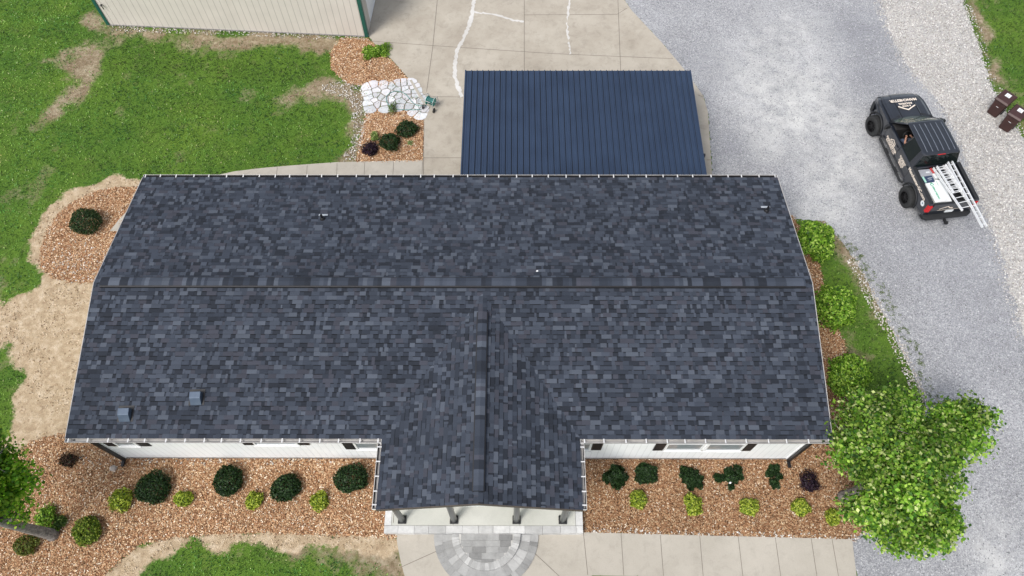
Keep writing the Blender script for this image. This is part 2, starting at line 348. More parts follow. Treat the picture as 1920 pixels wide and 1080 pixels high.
def strip(pts, w, z, name, m, jit=0., seed=0):
    r = random.Random(seed); V = [Vector(p) for p in pts]; L = []; Rr = []
    dense = []
    for a, b in zip(V[:-1], V[1:]):
        n = max(1, int((b-a).length/.1)) if jit else 1
        dense += [a.lerp(b, k/n) for k in range(n)]
    dense.append(V[-1])
    for i, p in enumerate(dense):
        d = (dense[min(i+1, len(dense)-1)]-dense[max(i-1, 0)]); d = Vector((d.x, d.y)).normalized(); n = Vector((-d.y, d.x))
        L.append((p.x+n.x*(w/2+r.uniform(-jit, jit)), p.y+n.y*(w/2+r.uniform(-jit, jit)), z)); Rr.append((p.x-n.x*(w/2+r.uniform(-jit, jit)), p.y-n.y*(w/2+r.uniform(-jit, jit)), z))
    g = G(); g.add(L+Rr, [(i+len(L), i+1+len(L), i+1, i) for i in range(len(L)-1)]); return g
jg = G()
for pts in ([(823.8, -40), (811.8, 85), (800, 172)], [(695, 77), (812, 85.6), (982, 97), (1040, 100.7), (1160, 106), (1262, 110)], [(983, -40), (983, 140)], [(1157, -40), (1164, 140)], [(983, 28), (1157, 27), (1176, 15)],
            [(795, 181), (868, 182)], [(793, 296), (868, 296)], [(1309, 178), (1318, 182)], [(1325, 300), (1335, 300)], [(795, 182), (794, 345)]):
    g = strip(P2(pts, .03), .022, .0345, 'j', MJOINT); jg.add(g.v, g.f)
for pts in ([(792, 301), (791, 345)], [(738, 303), (736, 345)], [(684, 304), (682, 345)], [(632, 306), (631, 345)], [(576, 310), (574, 345)], [(520, 314), (517, 345)]):
    g = strip(P2(pts, .03), .018, .0385, 'j', MJOINT); jg.add(g.v, g.f)
for a, b in (((1094, 1000), (1102, 1078)), ((1164.5, 1001), (1169.5, 1079)), ((1238, 1003), (1244, 1080)), ((1312, 1005), (1318.5, 1081)), ((1384, 1006), (1393, 1082)), ((1453.6, 1008), (1464, 1082)), ((1521, 1010), (1532, 1083)), ((1560, 1011), (1572.6, 1083)), ((753, 1063), (817.5, 1034)), ((1002, 1037), (1060, 1091))):
    g = strip(P2([a, b], .03), .016, .0345, 'j', MJOINT); jg.add(g.v, g.f)
tag(jg.build('concrete_joints', MJOINT), kind='structure')
pg = G()
for k, pts in enumerate(([(889, -20), (889, 0), (887, 19), (881, 44), (870, 72), (857.5, 94), (852.7, 120), (852.7, 142), (859, 164), (866, 182)], [(890.5, 23), (922, 27), (941, 31), (966, 39), (982, 41)], [(1072, -30), (1066, 15), (1063, 50), (1066, 75), (1070, 102)])):
    g = strip(P2(pts, .03), (.17, .11, .08)[k], .0375+.0012*k, 'p', MPATCH, .045, k); pg.add(g.v, g.f)
tag(pg.build('crack_filler', MPATCH), kind='structure')

# ------------------------------------------------------------------ loose stuff: chips, stones, grass
def rand_in(poly, dens, grow=0.):
    p = np.array(poly); x0, y0 = p.min(0)-grow; x1, y1 = p.max(0)+grow
    x0, x1, y0, y1 = max(x0, -26), min(x1, 30), max(y0, -10.5), min(y1, 20.5)
    n = int((x1-x0)*(y1-y0)*dens); X = rng.uniform(x0, x1, n); Y = rng.uniform(y0, y1, n)
    s = sdist(X, Y, poly) if grow else None
    k = (s > -grow*rng.random(n)**2) if grow else inside(X, Y, poly)
    return X[k], Y[k]
def frusta(name, m, X, Y, Z, size, tilt, pal, pr, label, cat, aspect=1.8, hgt=.35):
    """little four-sided slabs lying at random angles: top plus four sides"""
    n = len(X); a = rng.uniform(0, 2*math.pi, n); s = size*rng.uniform(.6, 1.4, n); t = rng.uniform(-tilt, tilt, n); t2 = rng.uniform(-tilt, tilt, n)
    u = np.stack([np.cos(a)*np.cos(t), np.sin(a)*np.cos(t), np.sin(t)], 1); v = np.stack([-np.sin(a)*np.cos(t2), np.cos(a)*np.cos(t2), np.sin(t2)], 1)
    w = np.cross(u, v); c = np.stack([X, Y, Z], 1); sx = (s*aspect/2)[:, None]; sy = (s/2)[:, None]; h = (s*hgt)[:, None]
    bot = [c-u*sx-v*sy, c+u*sx-v*sy, c+u*sx+v*sy, c-u*sx+v*sy]; k = rng.uniform(.55, .95, (n, 1))
    top = [c-u*sx*k-v*sy*k+w*h, c+u*sx*k-v*sy*.8+w*h, c+u*sx*.8+v*sy*k+w*h, c-u*sx*k+v*sy*k+w*h]
    Q = [np.stack(top, 1)]+[np.stack([bot[i], bot[(i+1) % 4], top[(i+1) % 4], top[i]], 1) for i in range(4)]
    pal = np.array(pal); ci = rng.choice(len(pal), n, p=pr); C = pal[ci]*rng.uniform(.8, 1.2, (n, 1)); return tag(quads(name, np.concatenate(Q), np.concatenate([C]*5), m), label, cat, None, 'stuff')
hx = lambda X, Y: ~inside(X, Y, house_poly)
PALC = [(.14, .07, .035), (.33, .165, .085), (.47, .265, .14), (.66, .47, .29), (.88, .76, .60)]
for k, (b_, nm) in enumerate(zip(beds, ('left side bed', 'front left bed', 'front right bed', 'bed beside the barn', 'bed beside the concrete apron'))):
    X, Y = rand_in(b_, 900, .10); kk = hx(X, Y)&~inside(X, Y, front_walk)&~inside(X, Y, apron); X, Y = X[kk], Y[kk]
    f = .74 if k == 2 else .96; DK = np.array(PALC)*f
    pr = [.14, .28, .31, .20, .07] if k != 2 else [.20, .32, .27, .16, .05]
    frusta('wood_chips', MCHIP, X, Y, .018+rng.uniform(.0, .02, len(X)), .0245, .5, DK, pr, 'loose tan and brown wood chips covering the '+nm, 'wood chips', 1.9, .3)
X, Y = rand_in(shoulder, 260, .45)
frusta('pebbles', MCHIP, X, Y, .012+rng.uniform(0, .012, len(X)), .036, .4, [(.30, .28, .26), (.44, .42, .395), (.55, .53, .505), (.68, .665, .645)], [.15, .35, .35, .15], 'pale pebbles along the right edge of the driveway', 'pebbles', 1.3, .5)
X, Y = rand_in(road, 120, .10); kk = ~inside(X, Y, apron); X, Y = X[kk], Y[kk]
frusta('gravel_stones', MCHIP, X, Y, .006+rng.uniform(0, .008, len(X)), .022, .5, [(.16, .165, .18), (.30, .31, .33), (.42, .43, .45), (.62, .62, .63)], [.22, .38, .30, .10], 'loose grey crushed stone over the driveway', 'gravel', 1.3, .5)
whites = [(P2([(170, 800), (250, 812), (350, 822), (300, 850), (140, 825)]), 120), (P2([(80, 500), (200, 470), (190, 530), (110, 530)]), 40), (P2([(100, 460), (170, 440), (180, 510), (95, 515)]), 30), (P2([(640, 150), (690, 165), (695, 205), (668, 303), (640, 303), (665, 250), (655, 190), (600, 165)]), 160),
          (P2([(205, 48), (690, 70), (690, 76), (205, 58)]), 110), (P2([(1095, 990), (1597, 1004), (1640, 990), (1640, 1005), (1597, 1014), (1095, 1000)]), 120), (P2([(1600, 480), (1645, 560), (1700, 660), (1745, 770), (1725, 770), (1680, 665), (1625, 565), (1590, 490)]), 230), (P2([(640, 860), (150, 860), (150, 870), (640, 870)]), 60)]
XX = []; YY = []
for p_, d_ in whites:
    X, Y = rand_in(p_, d_, .08); kk = hx(X, Y)&~inside(X, Y, front_walk); XX.append(X[kk]); YY.append(Y[kk])
XX = np.concatenate(XX); YY = np.concatenate(YY)
frusta('pale_stones', MCHIP, XX, YY, .02+rng.uniform(0, .015, len(XX)), .036, .5, [(.38, .33, .27), (.52, .48, .43), (.68, .66, .63)], [.35, .42, .23], 'pale stray stones scattered along the bed edges', 'stones', 1.3, .5)

# clods on the bare soil
XX = []; YY = []
for p_ in D_soil: X, Y = rand_in(p_, 90); kk = hx(X, Y); [kk.__iand__(~inside(X, Y, b_)) for b_ in beds]; kk &= fbm(X, Y, 1.3) > -.02; XX.append(X[kk]); YY.append(Y[kk])
XX = np.concatenate(XX); YY = np.concatenate(YY)
frusta('soil_clods', MCHIP, XX, YY, .0+rng.uniform(0, .01, len(XX)), .032, .5, [(.26, .18, .11), (.42, .32, .21), (.58, .47, .34), (.34, .25, .14)], [.25, .3, .3, .15], 'crumbly clods on the bare tan soil left of the house', 'soil', 1.4, .4)
# grass
n = 520000; X = rng.uniform(-25.5, 29, n); Y = rng.uniform(-10, 20, n)
px_ok = np.abs(X-2) < 17.5+(Y+8.5)*.33; X, Y = X[px_ok], Y[px_ok]
kk = np.ones(len(X), bool)
for p_ in (road, apron, backwalk, side_pad, front_walk, bed_l, bed_f, bed_r, bed_a, bed_b, house_poly): kk &= ~(sdist(X, Y, p_) > -.03)
X, Y = X[kk], Y[kk]
ff = 1-1.35*maskof(D_soil, X, Y, .22)-.95*np.maximum(maskof(D_dry, X, Y, .40), thin(X, Y))
pn = np.sin(X*1.9+np.sin(Y*2.3)*1.7)*np.cos(Y*1.6+np.sin(X*1.1)*2)          # patchiness
ff -= .12*(pn > .55); ff = ff*np.clip(.78+1.5*fbm(X+5, Y+9, 7., 2), .25, 1); kk = rng.random(len(X)) < ff; X, Y, pn = X[kk], Y[kk], pn[kk]
n = len(X); print('grass', n)
a = rng.uniform(0, 2*math.pi, n); h = rng.uniform(.03, .075, n); w = rng.uniform(.010, .021, n); le = rng.uniform(.5, 1.6, n)*h
d1 = np.stack([np.cos(a), np.sin(a), 0*a], 1); d2 = np.stack([-np.sin(a), np.cos(a), 0*a], 1); c = np.stack([X, Y, 0*X], 1)
tip = c+d2*le[:, None]+np.array([0, 0, 1])*h[:, None]; mid = c+d2*(le*.4)[:, None]+np.array([0, 0, 1])*(h*.65)[:, None]
V = np.stack([c-d1*(w/2)[:, None], mid-d1*w[:, None], tip, mid+d1*w[:, None]], 1)
pal = np.array([(.030, .066, .012), (.062, .125, .022), (.098, .18, .036), (.16, .25, .065), (.32, .33, .17)]); C = pal[rng.choice(5, n, p=[.22, .32, .28, .14, .04])]*rng.uniform(.75, 1.25, (n, 1))
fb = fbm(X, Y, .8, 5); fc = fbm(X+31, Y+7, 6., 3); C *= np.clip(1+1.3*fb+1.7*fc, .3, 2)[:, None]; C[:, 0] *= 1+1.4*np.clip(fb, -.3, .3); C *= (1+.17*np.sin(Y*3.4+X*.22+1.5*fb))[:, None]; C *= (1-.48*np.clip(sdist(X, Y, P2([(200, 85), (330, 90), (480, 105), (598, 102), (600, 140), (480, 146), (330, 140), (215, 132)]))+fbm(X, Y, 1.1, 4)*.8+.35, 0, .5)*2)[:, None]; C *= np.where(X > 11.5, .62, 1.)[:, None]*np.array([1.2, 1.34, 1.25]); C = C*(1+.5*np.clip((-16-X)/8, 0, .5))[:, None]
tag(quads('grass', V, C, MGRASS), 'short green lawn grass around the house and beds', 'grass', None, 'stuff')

# ------------------------------------------------------------------ house
house = empty('house', (0, 0, 0), 0, 'long white house with dark shingled gable roof and front porch gable', 'house')
PALS = np.array([(.019, .023, .032), (.026, .032, .045), (.037, .045, .062), (.051, .061, .082), (.045, .048, .063), (.070, .082, .105)])
def shingles(O, u, v, nrm, U, Vlen, clip=None, seed=0, E=.1433):
    r = random.Random(seed); Q = []; C = []; O, u, v, nrm = map(Vector, (O, u, v, nrm)); nc = int(math.ceil(Vlen/E))
    for c in range(nc):
        v0 = c*E; v1 = min((c+1)*E+.01, Vlen); x = -r.uniform(0, .2); tooth = r.random() < .5
        while x < U:
            w = r.choice((.07, .10, .13, .16, .2, .26, .32)) if tooth else r.choice((.05, .08, .11, .14, .18, .25)); xa, xb = max(0, x), min(U, x+w)
            if xb-xa > .004:
                t = .016 if tooth else .007
                k = r.choices(range(6), (6, 16, 26, 26, 12, 14) if tooth else (24, 26, 24, 12, 12, 2))[0]; col = PALS[k]*r.uniform(.9, 1.1)
                dv = r.uniform(-.002, .002)
                P = lambda X, Y, Z: O+u*X+v*Y+nrm*Z
                a0, b0, b1, a1 = P(xa, v0+dv, t), P(xb, v0+dv, t), P(xb, v1, .0015), P(xa, v1, .0015)
                if tooth or v1 >= Vlen: Q.append((a0, b0, b1, a1)); C.append(col)
                else:
                    vm = (c+1)*E-.026; am, bm = P(xa, vm, .0025), P(xb, vm, .0025); Q.append((a0, b0, bm, am)); C.append(col); Q.append((am, bm, b1, a1)); C.append(col*.33)   # printed dark band of the lower lamination
                Q.append((P(xa, v0+dv, -.004), P(xb, v0+dv, -.004), b0, a0)); C.append((.008, .009, .012))
                if tooth:
                    Q.append((P(xa, v0+dv, 0), a0, a1, P(xa, v1, 0))); C.append((.012, .014, .018)); Q.append((b0, P(xb, v0+dv, 0), P(xb, v1, 0), b1)); C.append((.012, .014, .018))
            x += w; tooth = not tooth if r.random() < .8 else tooth
    return Q, C
sl_len = math.hypot(HL, ZR-ZE); vy, vz = HL/sl_len, (ZR-ZE)/sl_len
Q1, C1 = shingles((-HW, -HL, ZE), (1, 0, 0), (0, vy, vz), (0, -vz, vy), 2*HW, sl_len, seed=1)
Q2, C2 = shingles((HW, HL, ZE), (-1, 0, 0), (0, -vy, vz), (0, vz, vy), 2*HW, sl_len, seed=2)
roof = quads('roof', np.array([[tuple(p) for p in q] for q in Q1+Q2]), np.array(C1+C2), MSH, house)
# roof deck below the shingles
g = G(); T = .06
g.loft([[(x, -HL+.01, ZE-.012), (x, 0, ZR-.012), (x, HL-.01, ZE-.012), (x, HL-.01, ZE-T-.05), (x, 0, ZR-T-.05), (x, -HL+.01, ZE-T-.05)] for x in (-HW+.006, HW-.006)]).build('roof_deck', MBLK, roof)
for sx in (-1, 1):
    for sy in (-1, 1):
        x0, x1 = (sx*(HW+.002), sx*(HW+.022))
        G().loft([[(x, sy*HL, ZE+.012), (x, 0, ZR+.012), (x, 0, ZR-.17), (x, sy*HL, ZE-.17)] for x in (x0, x1)]).build('rake_trim', MGUT, roof)
# walls
g = G(); g.box(-XW, XW, YF, -YF, .14, ZE-.1)
g.loft([[(x, YF, ZE-.1), (x, -YF, ZE-.1), (x, -YF, ZE+.0), (x, 0, ZR-.14), (x, YF, ZE+.0)] for x in (-XW+.003, XW-.003)])
wall = g.build('wall', MSID, house)
G().box(-XW-.012, XW+.012, YF-.012, -YF+.012, 0, .139).build('skirting', MSKIRT, house)
for sx in (-1, 1):
    G().box(sx*XW-.06, sx*XW+.06, YF-.03, YF+.09, .1, ZE-.15).build('corner_board', MTRIM, wall)
# windows and shutters (local x ranges along the front wall)
def window(x0, x1, z0, z1, split=False):
    w = empty('window', ((x0+x1)/2, YF, z0)); w.parent = house; c = (x0+x1)/2; hw = (x1-x0)/2; H = z1-z0; fw = .065
    f = G(); f.box(-hw, hw, -.045, .02, 0, fw); f.box(-hw, hw, -.045, .02, H-fw, H); f.box(-hw, -hw+fw, -.045, .02, fw, H-fw); f.box(hw-fw, hw, -.045, .02, fw, H-fw); f.box(-hw+fw, hw-fw, -.03, .02, H*.5-.02, H*.5+.02)
    f.build('frame', MTRIM, w); G().box(-hw-.03, hw+.03, -.075, -.047, -.035, .0).build('sill', MTRIM, w)
    G().box(-hw+fw, hw-fw, -.02, -.012, fw, H-fw).build('pane', MGLASS, w); return w
def shutter(x0, x1, z0, z1):
    g = G(); g.box(x0, x1, YF-.03, YF-.002, z0, z1)
    k = 12
    for i in range(k):
        z = z0+.07+(z1-z0-.14)*i/k; g.box(x0+.04, x1-.04, YF-.04, YF-.0305, z, z+(z1-z0-.14)/k*.55)
    return g.build('shutter', MBLK, house)
ZT = 2.62
for x0, x1, z0 in ((-10.96, -10.24, 1.60), (-6.43, -4.99, 1.76), (-3.2, -1.9, 1.27), (3.4, 4.54, 1.22), (6.97, 8.22, 1.18), (8.30, 9.55, 1.15)): window(x0, x1, z0, ZT)
for x0, x1, z0 in ((-11.3, -10.98, 1.60), (-10.22, -9.88, 1.60), (-6.78, -6.45, 1.76), (-4.97, -4.64, 1.76), (-3.56, -3.23, 1.27), (4.57, 4.90, 1.22), (6.62, 6.95, 1.18), (9.57, 9.88, 1.15)): shutter(x0, x1, z0-.02, ZT)
# porch gable roof
GXc, GH, PZ, PY = 1.0, 3.03, 4.10, -7.06; PE = ZE
gl = math.hypot(GH, PZ-PE); gu, gw = GH/gl, (PZ-PE)/gl; ylen = 7.06-.30
Q3, C3 = shingles((GXc-GH, -.30, PE), (0, -1, 0), (gu, 0, gw), (-gw, 0, gu), ylen, gl, seed=3)
Q4, C4 = shingles((GXc+GH, PY, PE), (0, 1, 0), (-gu, 0, gw), (gw, 0, gu), ylen, gl, seed=4)
proof = quads('porch_roof', np.array([[tuple(p) for p in q] for q in Q3+Q4]), np.array(C3+C4), MSH, house)
G().loft([[(GXc-GH+.005, y, PE-.012), (GXc, y, PZ-.012), (GXc+GH-.005, y, PE-.012), (GXc+GH-.005, y, PE-.11), (GXc, y, PZ-.11), (GXc-GH+.005, y, PE-.11)] for y in (PY+.012, -1.4)][::1]).build('roof_deck', MBLK, proof)
MBRN = plain('brown_fascia', (.07, .055, .045), .6)
for s in (-1, 1): G().loft([[(GXc+s*GH, y, PE+.008), (GXc, y, PZ+.008), (GXc, y, PZ-.15), (GXc+s*GH, y, PE-.15)] for y in (PY-.02, PY+.0)]).build('rake_trim', MBRN, proof)
G().add([(GXc-GH+.35, -6.72, PE-.12), (GXc+GH-.35, -6.72, PE-.12), (GXc, -6.72, PZ-.15), (GXc-GH+.35, -6.66, PE-.12), (GXc+GH-.35, -6.66, PE-.12), (GXc, -6.66, PZ-.15)], [(0, 1, 2), (5, 4, 3), (0, 3, 4, 1), (1, 4, 5, 2), (2, 5, 3, 0)]).build('gable_wall', MSID, house)
G().box(-1.95, 3.95, -6.9, -6.72, 2.93, PE-.13).build('porch_beam', MTRIM, house)
G().box(-1.95, 3.95, -6.71, YF-.01, 3.04, 3.08).build('porch_ceiling', MTRIM, house)
# ridge vents
def ridge_vent(p0, p1, side, nrmA, nrmB, seed):
    """capped ridge vent from p0 to p1; side = horizontal unit across, slopes given by down vectors"""
    r = random.Random(seed); p0, p1 = Vector(p0), Vector(p1); d = (p1-p0); L = d.length; d.normalize(); Q = []; C = []; x = 0; W_ = .152; up = Vector((0, 0, .095))
    while x < L-.01:
        w = min(r.choice((.1, .14, .14, .2, .28, .36)), L-x); col = PALS[r.choices(range(6), (26, 16, 16, 20, 8, 12))[0]]*r.uniform(.9, 1.2)
        for dn in (nrmA, nrmB):
            dn = Vector(dn); a = p0+d*x+up; b = p0+d*(x+w)+up; q = (a, a+dn*W_, b+dn*W_, b) if d.cross(dn).z < 0 else (a, b, b+dn*W_, a+dn*W_); Q.append(q); C.append(col)
        x += w
    o = quads('ridge_vent', np.array([[tuple(p) for p in q] for q in Q]), np.array(C), MSH, house)
    a, b = Vector(nrmA)*(W_+.036), Vector(nrmB)*(W_+.036)  # black vent side, widened past the caps to draw their shadow line
    G().loft([[q+a+up*.72, q+up*.85, q+b+up*.72, q+b-up*.3, q-up*.3, q+a-up*.3] for q in (p0, p1)]).build('vent_base', MBLK, o); return o
ridge_vent((-11.5, 0, ZR+.012), (11.5, 0, ZR+.012), 1, (0, -vy, -vz), (0, vy, -vz), 5)
ridge_vent((GXc, -1.05, PZ+.012), (GXc, -6.72, PZ+.012), 1, (gu, 0, -gw), (-gu, 0, -gw), 6)
# cap shingle field above the porch vent and at roof ends
# gutters: trough with black outer face, light inner side, white hangers
MHANG = plain('hanger_metal', (.60, .60, .60), .5)
def gutter(p0, p1, out, first, n_h, name='gutter'):
    p0, p1, out = Vector(p0), Vector(p1), Vector(out); Z = Vector((0, 0, 1)); d = (p1-p0).normalized()
    o = empty(name, p0); o.parent = house; L = (p1-p0).length
    prof = [(0, 0), (0, -.11), (.085, -.11), (.085, -.10), (.006, -.10), (.006, 0)]; loc = lambda y, z, x: d*x+out*y+Z*z
    g = G().loft([[loc(y, z, x) for y, z in prof] for x in (0, L)]); g.build('trough', MGUT, o)
    prof = [(.0855, -.112), (.10, -.112), (.122, -.05), (.122, .0), (.112, .0), (.112, -.05), (.0855, -.10)]
    G().loft([[loc(y, z, x) for y, z in prof] for x in (-.004, L+.004)]).build('outer_face', MBLK, o)
    G().loft([[loc(y, z, x) for y, z in ((.106, .0005), (.126, .0005), (.126, .006), (.106, .006))] for x in (-.004, L+.004)]).build('lip', MGUT if name != 'gutter_' else MTRIM, o)
    for x in (-.006, L):
        G().loft([[loc(y, z, x+e) for y, z in ((0, 0), (0, -.11), (.1, -.11), (.12, -.05), (.12, 0))] for e in (0, .006)]).build('end_cap', MTRIM, o)
    r = random.Random(n_h); base = None; x = first; sp = (L-2*first)/(n_h-1)
    for i in range(n_h):
        xx = first+sp*i+(r.uniform(-.06, .06) if 0 < i < n_h-1 else 0)
        if base is None:
            base = G().loft([[loc(y, z, e) for y, z in ((-.01, .004), (.128, .008), (.128, .016), (-.01, .014))] for e in (-.019, .019)]).build('hanger', MHANG, o); h_ = base
        else: h_ = dup(base, None, o)
        h_.location = d*xx
    return o
zg = ZE-.005
gutter((-HW, -HL, zg), (GXc-GH-.02, -HL, zg), (0, -1, 0), .1, 17)
gutter((GXc+GH+.02, -HL, zg), (HW, -HL, zg), (0, -1, 0), .12, 13)
gutter((HW, HL, zg), (-HW, HL, zg), (0, 1, 0), .08, 40)
gutter((GXc-GH, -HL-.13, zg), (GXc-GH, PY+.02, zg), (-1, 0, 0), .12, 5)
gutter((GXc+GH, -HL-.13, zg), (GXc+GH, PY+.02, zg), (1, 0, 0), .12, 5)
# downspouts at the two front corners
for s in (-1, 1):
    x = s*(XW+.02); g = G(); g.box(x-.055, x+.055, YF-.125, YF-.032, .12, ZE-.25); g.box(x-.05, x+.05, YF-.32, YF-.03, .06, .14)
    g.tube([(x, YF-.08, ZE-.27), (x+s*.05, YF-.15, ZE-.18), (x+s*.05, -HL-.05, ZE-.12)], .045, 8); g.build('downspout', MBLK, house, bevel=.008)
# porch floor, stone edge, columns
G().box(-2.02, 4.04, -6.98, YF-.013, .0, .30).build('porch_floor', MPORCH, house)
MST = None
def stone_mat(name, a, b_, c_):
    m, t, b = mat(name, .8, 0, .3); co = coords(t)
    c = mix(t, ramp(t, noise(t, co, 5, 6, .7), [(.3, 0.), (.7, 1.)]), (.85, .85, .85), (1.15, 1.15, 1.15)); c = mix(t, 1., attr(t, 'col'), c, 'MULTIPLY')
    t.links.new(c, b.inputs['Base Color']); bump(t, b, noise(t, co, 25, 5), .4, .006); return m
MSTONE = stone_mat('stone', 0, 0, 0)
def colored(o, cols_per_face):
    a = o.data.attributes.new('col', 'FLOAT_COLOR', 'FACE'); a.data.foreach_set('color', np.array([(*c, 1) for c in cols_per_face], dtype=np.float32).ravel()); return o
def stones(name, polys, m, parent, cols):
    """polys: list of (poly, z0, z1)"""
    g = G(); C = []
    for (p_, z0, z1), c in zip(polys, cols):
        k = len(g.f); g.prism(p_, z0, z1); C += [c]*(len(g.f)-k)
    return colored(g.build(name, m, parent), C)
rr = random.Random(3); PL = []; PC = []
def grey(lo=.34, hi=.62):
    v = rr.uniform(lo, hi); return (v, v*1.0, v*.985)
x = -2.25
while x < 4.25:
    w = rr.uniform(.42, .6); x1 = min(x+w, 4.28)
    if x1 > 4.1: x1 = 4.28
    PL.append(([(x+.004, -7.22), (x1-.004, -7.22+rr.uniform(-.01, .01)), (x1-.004, -6.99), (x+.004, -6.99)], .0, .305+rr.uniform(-.004, .004))); PC.append(grey(.38, .60)); x = x1
y = -6.98
while y < YF-.1:
    y1 = min(y+rr.uniform(.45, .6), YF-.02)
    for xa, xb in ((-2.25, -2.03), (4.05, 4.28)): PL.append(([(xa, y+.004), (xb, y+.004), (xb, y1-.004), (xa, y1-.004)], .0, .303)); PC.append(grey(.48, .6))
    y = y1
stones('porch_edge', PL, MSTONE, house, PC)
for s in ((-1.95, -1.97, -6.9, YF), (0.02, 0.005, -6.97, YF), (2.18, 2.195, -6.97, YF)): G().box(min(s[:2]), max(s[:2]), s[2], s[3]-.02, .296, .3015).build('floor_joint', MJOINT, house)
MCOL = plain('dark_column_paint', (.035, .040, .040), .3, 0, .15)
for x in (-1.67, .04, 2.10, 3.62):
    c = empty('column', (x, -6.80, .3)); c.parent = house
    G().lathe([(.105, .06), (.10, .3), (.092, 2.5), (.10, 2.62)], (0, 0, 0)).build('shaft', MCOL, c, smooth=False)
    g = G(); g.box(-.135, .135, -.135, .135, 0, .05); g.lathe([(.128, .05), (.132, .075), (.115, .10)], (0, 0, 0)); g.build('base', MBLK, c, bevel=.005)
# roof vents and pipes
def on_front(x, y): return ZE+(y+HL)*(ZR-ZE)/HL
MVENT, t_, b_ = mat('vent_metal', .5, .4); b_.inputs['Base Color'].default_value = (.10, .13, .18, 1); t_.links.new(ramp(t_, noise(t_, coords(t_), 4, 3), [(.3, (.06, .085, .13)), (.7, (.09, .12, .165))]), b_.inputs['Base Color'])
def solve_front(px, py, extra=0.):
    z = 3.8
    for _ in range(12): q = at(px, py, z); z = on_front(q.x, q.y)+extra
    return q
for px, py in ((233, 777), (367, 746)):
    q = solve_front(px, py, .1); s_ = .17; v = empty('box_vent', (q.x, q.y, on_front(q.x, q.y)), 0); v.parent = house; v.rotation_euler = (math.atan2(ZR-ZE, HL), 0, R(2))
    G().loft([[(x, -.2, 0), (x, -.2, .03), (x, .0, .20), (x, .2, .2), (x, .2, 0)] for x in (-s_, s_)]).build('hood', MVENT, v, bevel=.01)
    G().box(-s_-.07, s_+.07, -.2, .3, .012, .018).build('flange', MBLK, v)
MFLASH = plain('grey_flashing', (.36, .39, .43), .5)
for px, py in ((605, 411), (1437, 396)):
    z = 3.8
    for _ in range(12): q = at(px, py, z); z = ZE+(HL-q.y)*(ZR-ZE)/HL
    v = empty('vent_pipe', (q.x, q.y, z)); v.parent = house
    G().lathe([(.045, -.02), (.045, .26), (.03, .26), (.03, .1)], (0, 0, 0), n=16).build('pipe', MBLK, v)
    g = G().lathe([(.10, .0), (.06, .09), (.048, .1)], (0, 0, 0), n=16); g.build('boot', MBLK, v)
    G().box(-.16, .16, -.03, .05, .0, .006, Matrix.Translation((0, .17, .0))@Matrix.Rotation(-math.atan2(ZR-ZE, HL), 4, 'X')).build('flashing', MFLASH, v)
q = at(1007, 508, 4.1); z = ZE+(HL-q.y)*(ZR-ZE)/HL+.02
tag(G().loft([[(q.x-.04, q.y-.01, z), (q.x, q.y-.035, z+.01), (q.x+.05, q.y, z), (q.x, q.y+.03, z+.012)], [(q.x-.04, q.y-.01, z+.004), (q.x, q.y-.035, z+.014), (q.x+.05, q.y, z+.004), (q.x, q.y+.03, z+.016)]]).build('scrap', MTRIM), 'tiny white scrap lying on the shingles just behind the ridge', 'scrap')

# semicircular stone steps
steps = empty('stone_steps', (1.1, -7.225, 0), 0, 'semicircular grey stone steps in front of the porch', 'steps')
def ring(r0, r1, n, z0, z1, jig, lo, hi):
    P, C = [], []; a = math.pi
    edges = sorted([math.pi+math.pi*(k+(rr.uniform(-jig, jig) if 0 < k < n else 0))/n for k in range(n+1)])
    for a0, a1 in zip(edges[:-1], edges[1:]):
        e = .004/r1; A = [a0+e+(a1-a0-2*e)*k/3 for k in range(4)]
        P.append(([(r1*math.cos(t), r1*math.sin(t)) for t in A]+[(r0*math.cos(t), r0*math.sin(t)) for t in A[::-1]], z0, z1+rr.uniform(-.003, .003))); C.append(grey(lo, hi))
    return P, C
P1, K1 = ring(1.46, 1.72, 26, .0, .075, .25, .20, .38); P2_, K2 = ring(1.135, 1.455, 17, .0, .078, .22, .26, .43)
stones('lower_step', P1+P2_, MSTONE, steps, K1+K2)
P3, K3 = ring(.90, 1.13, 34, .0, .185, .2, .32, .50); 
y = -.01; row = 0
while y > -.90:
    y0 = y-.195; x = -1+ (rr.uniform(0, .2)); 
    def hwid(yy): return math.sqrt(max(0, .893**2-yy*yy))
    while x < 1:
        w = rr.uniform(.36, .48); xa, xb = x+.004, x+w-.004; ya, yb = y-.003, max(y0+.003, -.885)
        # clip the paver to the circle
        pts = []
        for k in range(7): 
            xx = xa+(xb-xa)*k/6; lim = -hwid(xx) if abs(xx) < .893 else None
            if lim is not None and lim < ya-.01: pts.append((xx, max(yb, lim)))
        if len(pts) > 1: P3.append((pts+[(pts[-1][0], ya), (pts[0][0], ya)], 0, .183+rr.uniform(-.003, .003))); K3.append(grey(.19, .38))
        x += w
    y = y0; row += 1
stones('upper_step', P3, MSTONE, steps, K3)
MMOR = plain('mortar', (.48, .47, .45), .9)
sc = lambda r: [(r*math.cos(math.pi+math.pi*k/40), r*math.sin(math.pi+math.pi*k/40)) for k in range(41)]
g = G(); g.prism(sc(1.715), .0, .066); g.prism(sc(1.125), .067, .172); g.build('mortar', MMOR, steps)

